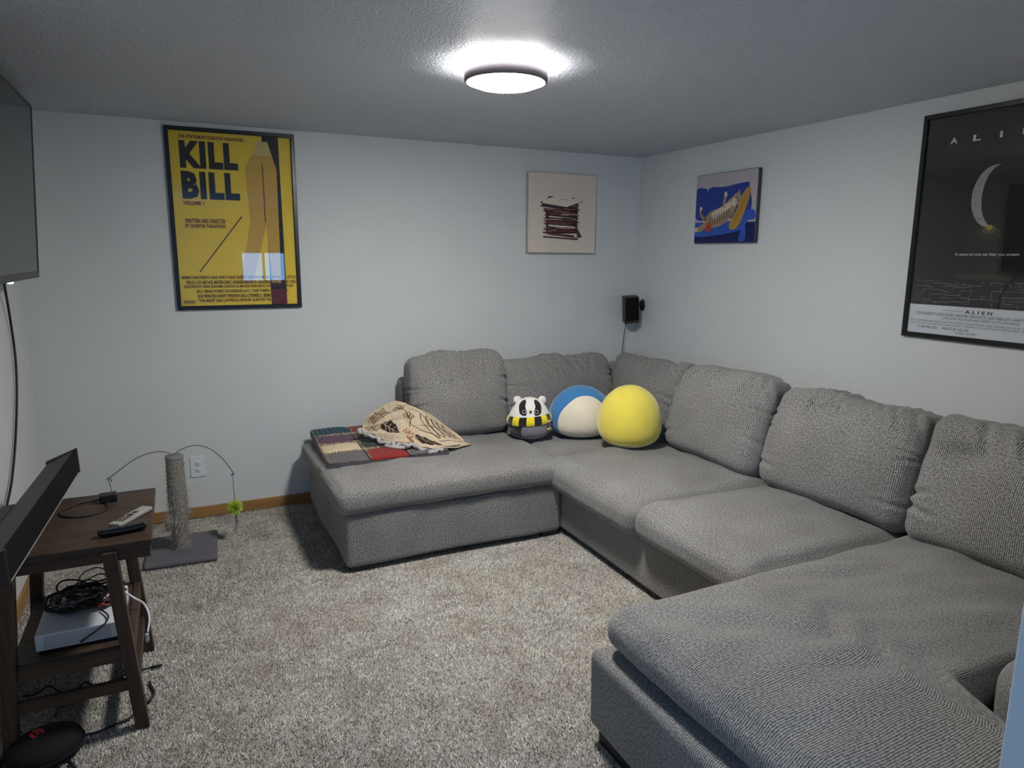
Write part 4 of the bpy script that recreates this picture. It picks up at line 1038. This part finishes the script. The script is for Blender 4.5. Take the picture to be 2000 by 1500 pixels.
for j in range(nv-1):
    for i in range(nu-1):
        a_, b_, c_, d_ = j*nu+i, j*nu+i+1, (j+1)*nu+i+1, (j+1)*nu+i
        F.append((a_, d_, c_, b_)); F.append((n0_+a_, n0_+b_, n0_+c_, n0_+d_))
edge = [j*nu for j in range(nv)]+[(nv-1)*nu+i for i in range(1, nu)]+[j*nu+nu-1 for j in range(nv-2, -1, -1)]+[i for i in range(nu-2, 0, -1)]
for a_, b_ in zip(edge, edge[1:]+edge[:1]): F.append((a_, b_, n0_+b_, n0_+a_))
BLK = fabric('blanket_cream', S(186, 166, 140), S(206, 188, 162), 60, .3)
mesh('cloth', V, F, BLK, bk_, True)
def on_surf(u, v, off=.0012):
    u = min(max(u, 0), 1); v = min(max(v, 0), 1)
    x, y = u*(nu-1), v*(nv-1); i, j = min(int(x), nu-2), min(int(y), nv-2); f, g = x-i, y-j
    q = lambda A: A[j, i]*(1-f)*(1-g)+A[j, i+1]*f*(1-g)+A[j+1, i]*(1-f)*g+A[j+1, i+1]*f*g
    return q(G)+q(NN)*off
PV, PF, PMi = [], [], []
def sline(pts, w_, mi, off=.0014):
    p = catmull(pts, 5) if len(pts) > 2 else np.array([np.array(pts[0])+(np.array(pts[1])-np.array(pts[0]))*t for t in np.linspace(0, 1, 5)])
    for a, b in zip(p[:-1], p[1:]):
        d = b-a; d = d/(np.linalg.norm(d)+1e-9); q = np.array([-d[1], d[0]])*w_/2
        k = len(PV)
        for z in (a-q, b-q, b+q, a+q): PV.append(on_surf(z[0], z[1], off))
        PF.append((k, k+1, k+2, k+3)); PMi.append(mi)
def sdisc(c, pts, mi, off=.0014):
    """filled outline as a fan with an inner ring, so it follows the cloth"""
    c = np.array(c); p = catmull(pts, 4, True); k = len(PV); n_ = len(p); fr = (.0, .34, .67, 1.0)
    PV.append(on_surf(c[0], c[1], off))
    for f in fr[1:]:
        for q in p: z = c+(q-c)*f; PV.append(on_surf(z[0], z[1], off))
    for i in range(n_):
        j = (i+1) % n_; PF.append((k, k+1+i, k+1+j)); PMi.append(mi)
        for r in range(2):
            PF.append((k+1+r*n_+i, k+1+(r+1)*n_+i, k+1+(r+1)*n_+j, k+1+r*n_+j)); PMi.append(mi)
def leaf(u, v, su, sv, ang, mi=0, veins=True):
    ca, sa = math.cos(ang), math.sin(ang)
    T = lambda x, y: (u+(x*ca-y*sa)*su, v+(x*sa+y*ca)*sv)
    sdisc(T(0, 0), [T(*q) for q in ((-1, .0), (-.75, -.55), (-.35, -.5), (-.1, -.8), (.35, -.62), (.6, -.7), (1, -.05), (.65, .5), (.35, .45), (.1, .75), (-.35, .6), (-.7, .65))], mi)
    if veins:
        sline([T(-.9, 0), T(0, .05), T(.9, -.05)], .006, 1, .0022)
        for k in (-.5, -.1, .3):
            sline([T(k, .03), T(k+.25, .45)], .005, 1, .0022); sline([T(k, .0), T(k+.25, -.45)], .005, 1, .0022)
def fern(u, v, su, sv, ang, n_=5, mi=2):
    ca, sa = math.cos(ang), math.sin(ang)
    T = lambda x, y: (u+(x*ca-y*sa)*su, v+(x*sa+y*ca)*sv)
    sline([T(-1, .0), T(0, .05), T(1, 0)], .009, mi)
    for i in range(n_):
        x = -.75+i*1.6/n_
        for s in (-1, 1): sline([T(x, .0), T(x+.05, s*.55), T(x+.22, s*.95), T(x+.33, s*.6), T(x+.25, s*.05)], .008, mi)
def flower(u, v, su, sv, mi=3):
    for k in range(5):
        t = k*2*math.pi/5; a, b = math.cos(t), math.sin(t); c, d = math.cos(t+.5), math.sin(t+.5); e, f = math.cos(t-.5), math.sin(t-.5)
        sline([(u, v), (u+e*su*.7, v+f*sv*.7), (u+a*su*1.1, v+b*sv*1.1), (u+c*su*.7, v+d*sv*.7), (u, v)], .008, mi)
leaf(.56, .80, .13, .125, .25); leaf(.69, .12, .12, .085, .2); leaf(.26, .56, .075, .15, .9); leaf(.77, .93, .085, .055, .1)
fern(.77, .50, .17, .17, -.25, 5); fern(.22, .16, .12, .13, 1.2, 5); fern(.40, .95, .10, .045, .1, 5); fern(.12, .45, .08, .12, 1.3, 4)
flower(.46, .20, .06, .075, 2); flower(.52, .42, .05, .06, 2); flower(.40, .70, .05, .06, 3); flower(.13, .22, .05, .05, 3)
sline([(.46, .22), (.51, .34), (.52, .50), (.46, .62)], .008, 2); sline([(.32, .36), (.50, .58), (.66, .62), (.72, .66)], .009, 2); sline([(.30, .26), (.2, .26), (.10, .38)], .007, 3)
sline([(.45, .84), (.38, .78), (.33, .88), (.30, .95)], .008, 2); sline([(.70, .72), (.82, .74), (.92, .86)], .007, 2); sline([(.55, .30), (.64, .36), (.70, .44)], .007, 2)
leaf(.34, .82, .035, .05, 1.0, 4, False)
mesh('leaf_print', PV, PF, [pm(48, 34, 32), pm(196, 178, 152), pm(70, 50, 40), pm(138, 84, 52), pm(150, 98, 48)], bk_, mi=PMi)
# woolly underside showing as a ruffled edge
FL = fabric('blanket_fleece', S(158, 156, 154), S(190, 187, 184), 120, 1.0)
ep = [(0, v) for v in np.linspace(.42, 1, 22)]+[(u, 1) for u in np.linspace(.03, .62, 26)]
rp_ = []
for i, (u, v) in enumerate(ep):
    q = on_surf(u, v, 0); o_ = np.array([-.8, -.6, 0]) if u == 0 else np.array([-.25, -.95, 0])
    q = q+o_*(.008+.010*math.sin(i*.95))+np.array([0, 0, -.012+.005*math.sin(i*1.7)]); rp_.append(q)
rp_ = catmull(rp_, 4)
tube('fleece_edge', rp_, .0115+.0022*np.sin(np.linspace(0, 60, len(rp_)))*np.sin(np.linspace(0, 17, len(rp_))), FL, bk_, 12)
tube('fleece_edge', catmull([(-2.225, -.66, .512), (-2.19, -.715, .514), (-2.15, -.735, .512), (-2.11, -.73, .512), (-2.10, -.70, .515)], 6), .011, FL, bk_, 10)

# ================================================================== PLUSH TOYS ON THE SOFA
def plush_mat(name, col, var=.06):
    return plain(name, col, .95, spec=.1, sheen=.5, bump=.25, bscale=260, var=var, vscale=9)
PM_ = {k: plush_mat('plush_'+k, S(*v)) for k, v in dict(yellow=(226, 208, 84), pale=(226, 216, 128), blue=(62, 122, 178), cream=(226, 216, 194), black=(30, 28, 32), white=(232, 228, 220), grey=(120, 120, 128), scarf=(232, 214, 40)).items()}
def egg(rx, ry, h, nz=40, nt=56, p=2.25, low=.42):
    """squat egg: returns function (theta, t) -> point, t 0 bottom .. 1 top"""
    def f(th, t):
        z = t*h
        zc = low*h
        s = (z-zc)/(zc if z < zc else (h-zc))
        e = 2.6 if z < zc else p
        r = max(0.0, 1-abs(s)**e)**(1/e)
        return np.array([rx*r*math.cos(th), ry*r*math.sin(th), z])
    return f
def egg_mesh(name, f, mats, parent, colour, nz=44, nt=72):
    V, F, MI = [], [], []
    ts = .5-.5*np.cos(np.linspace(0, math.pi, nz))
    for t in ts:
        for q in range(nt): V.append(f(2*math.pi*q/nt, float(t)))
    for i in range(nz-1):
        for q in range(nt):
            F.append((i*nt+q, i*nt+(q+1) % nt, (i+1)*nt+(q+1) % nt, (i+1)*nt+q))
            MI.append(colour(2*math.pi*(q+.5)/nt, float((ts[i]+ts[i+1])/2)) if colour else 0)
    return mesh(name, V, F, mats, parent, True, mi=MI)
FRONT = -math.pi/2
def wrapd(a): return (a+math.pi) % (2*math.pi)-math.pi
def patch_on(name, f, outline, mat, parent, off=.0015, rings=4, n_=5):
    """outline in (dtheta, t) around the front"""
    p = catmull(outline, n_, True); c = p.mean(0); V, F = [], []
    def pt_(q):
        a_ = f(FRONT+q[0], q[1]); e = 1e-3
        d1 = f(FRONT+q[0]+e, q[1])-a_; d2 = f(FRONT+q[0], min(q[1]+e, 1))-a_; nn = np.cross(d1, d2); nn /= np.linalg.norm(nn)+1e-12
        return a_+nn*off
    V.append(pt_(c)); n_p = len(p)
    for r in range(1, rings+1):
        for q in p: V.append(pt_(c+(q-c)*r/rings))
    for i in range(n_p):
        j = (i+1) % n_p; F.append((0, 1+i, 1+j))
        for r in range(rings-1): F.append((1+r*n_p+i, 1+(r+1)*n_p+i, 1+(r+1)*n_p+j, 1+r*n_p+j))
    return mesh(name, V, F, mat, parent, True)
# badger
bd = thing('plush_toy', 'black and white badger plush with yellow and black striped scarf on the sofa', 'plush toy', (-1.272, -.665, .462), math.radians(-24))
bf = egg(.141, .125, .268, p=1.95, low=.33)
def bcol(th, t): return 0 if t > .56 else 1
egg_mesh('body', bf, [PM_['white'], PM_['black']], bd, bcol)
patch_on('belly', bf, [(-.35, .06), (.0, .03), (.55, .04), (1.0, .14), (1.05, .40), (.4, .46), (-.25, .44), (-.42, .25)], PM_['grey'], bd, .002, 5)
for s in (-1, 1):
    patch_on('face_stripe', bf, [(s*.26, .63), (s*.55, .66), (s*.72, .76), (s*.95, .90), (s*.80, .955), (s*.42, .93), (s*.34, .82), (s*.20, .72)], PM_['black'], bd, .002, 5)
    e_ = bf(FRONT+s*.33, .71); eye = lathe('eye', [(.0125, 0), (.0125, .0015), (.010, .002), (.003, .003)], M['blackgloss'], bd, 16)
    nn = Vector((e_[0], e_[1], .06)).normalized(); eye.rotation_euler = nn.to_track_quat('Z', 'Y').to_euler(); eye.location = Vector(e_)+nn*.0025
    er = lathe('eye_ring', [(.0125, .001), (.0125, .004), (.0105, .004), (.0105, .001)], PM_['white'], eye, 16, cap=False)
    ea = lathe('ear', [(.002, -.012), (.016, -.010), (.024, -.004), (.026, 0), (.024, .004), (.016, .010), (.002, .012)], PM_['white'], bd, 24)
    ea.rotation_euler = (math.radians(90), 0, 0); ea.location = (s*.080, .0, .250)
ns = patch_on('nose', bf, [(-.075, .735), (0, .745), (.075, .735), (.06, .70), (0, .675), (-.06, .70)], M['blackgloss'], bd, .005, 3)
# scarf: ring of alternating bands
NB = 18
for k in range(NB):
    a0, a1 = 2*math.pi*k/NB, 2*math.pi*(k+1)/NB; V, F = [], []; m_ = 5
    for i in range(m_+1):
        th = a0+(a1-a0)*i/m_; tilt = .035*math.sin(th-FRONT)
        for (t, o_) in ((.385, .001), (.40, .008), (.50, .011), (.585, .008), (.60, .001)):
            q = bf(th, t+tilt); k2 = np.array([q[0], q[1], 0]); k2 /= np.linalg.norm(k2); V.append(q+k2*o_)
    for i in range(m_):
        for j in range(4): F.append((i*5+j, (i+1)*5+j, (i+1)*5+j+1, i*5+j+1))
    mesh('scarf_band', V, F, PM_['scarf'] if k % 2 else PM_['black'], bd, True)
th = FRONT+.95
V, F = [], []
for t in np.linspace(.50, .18, 8):
    for dth in (-.16, -.05, .05, .16):
        q = bf(th+dth, t); k2 = np.array([q[0], q[1], 0]); k2 /= np.linalg.norm(k2); V.append(q+k2*.010)
for i in range(7):
    for j in range(3): F.append((i*4+j, (i+1)*4+j, (i+1)*4+j+1, i*4+j+1))
tl = mesh('scarf_tail', V, F, [PM_['black'], PM_['scarf']], bd, True, mi=[1 if i // 3 in (0, 4) else 0 for i in range(21)])
# plain blue cushion-like plush
bl = thing('plush_cushion', 'round blue plush cushion with a cream front between badger and yellow cushion', 'plush toy', (-.930, -.735, .458), math.radians(-24))
uf = egg(.212, .165, .335, low=.36, p=2.0)
egg_mesh('body', uf, [PM_['blue']], bl, None)
patch_on('front_panel', uf, [(-.75, .06), (.05, .02), (.85, .06), (1.0, .30), (.92, .58), (.55, .80), (.10, .85), (-.35, .80), (-.72, .58), (-.85, .30)], PM_['cream'], bl, .003, 8, 6)
# plain yellow cushion-like plush
yl = thing('plush_cushion', 'plain round yellow plush cushion on the sofa corner', 'plush toy', (-.812, -1.12, .470), math.radians(-28))
yf = egg(.196, .18, .382, low=.38, p=2.05)
egg_mesh('body', yf, [PM_['yellow'], PM_['pale']], yl, lambda th, t: 1 if t < .10 else 0)
V, F = tube_geo([yf(2*math.pi*i/48, .12)*np.array([1.004, 1.004, 1]) for i in range(48)], .0016, 5, True)
mesh('seam', V, F, PM_['pale'], yl, True)
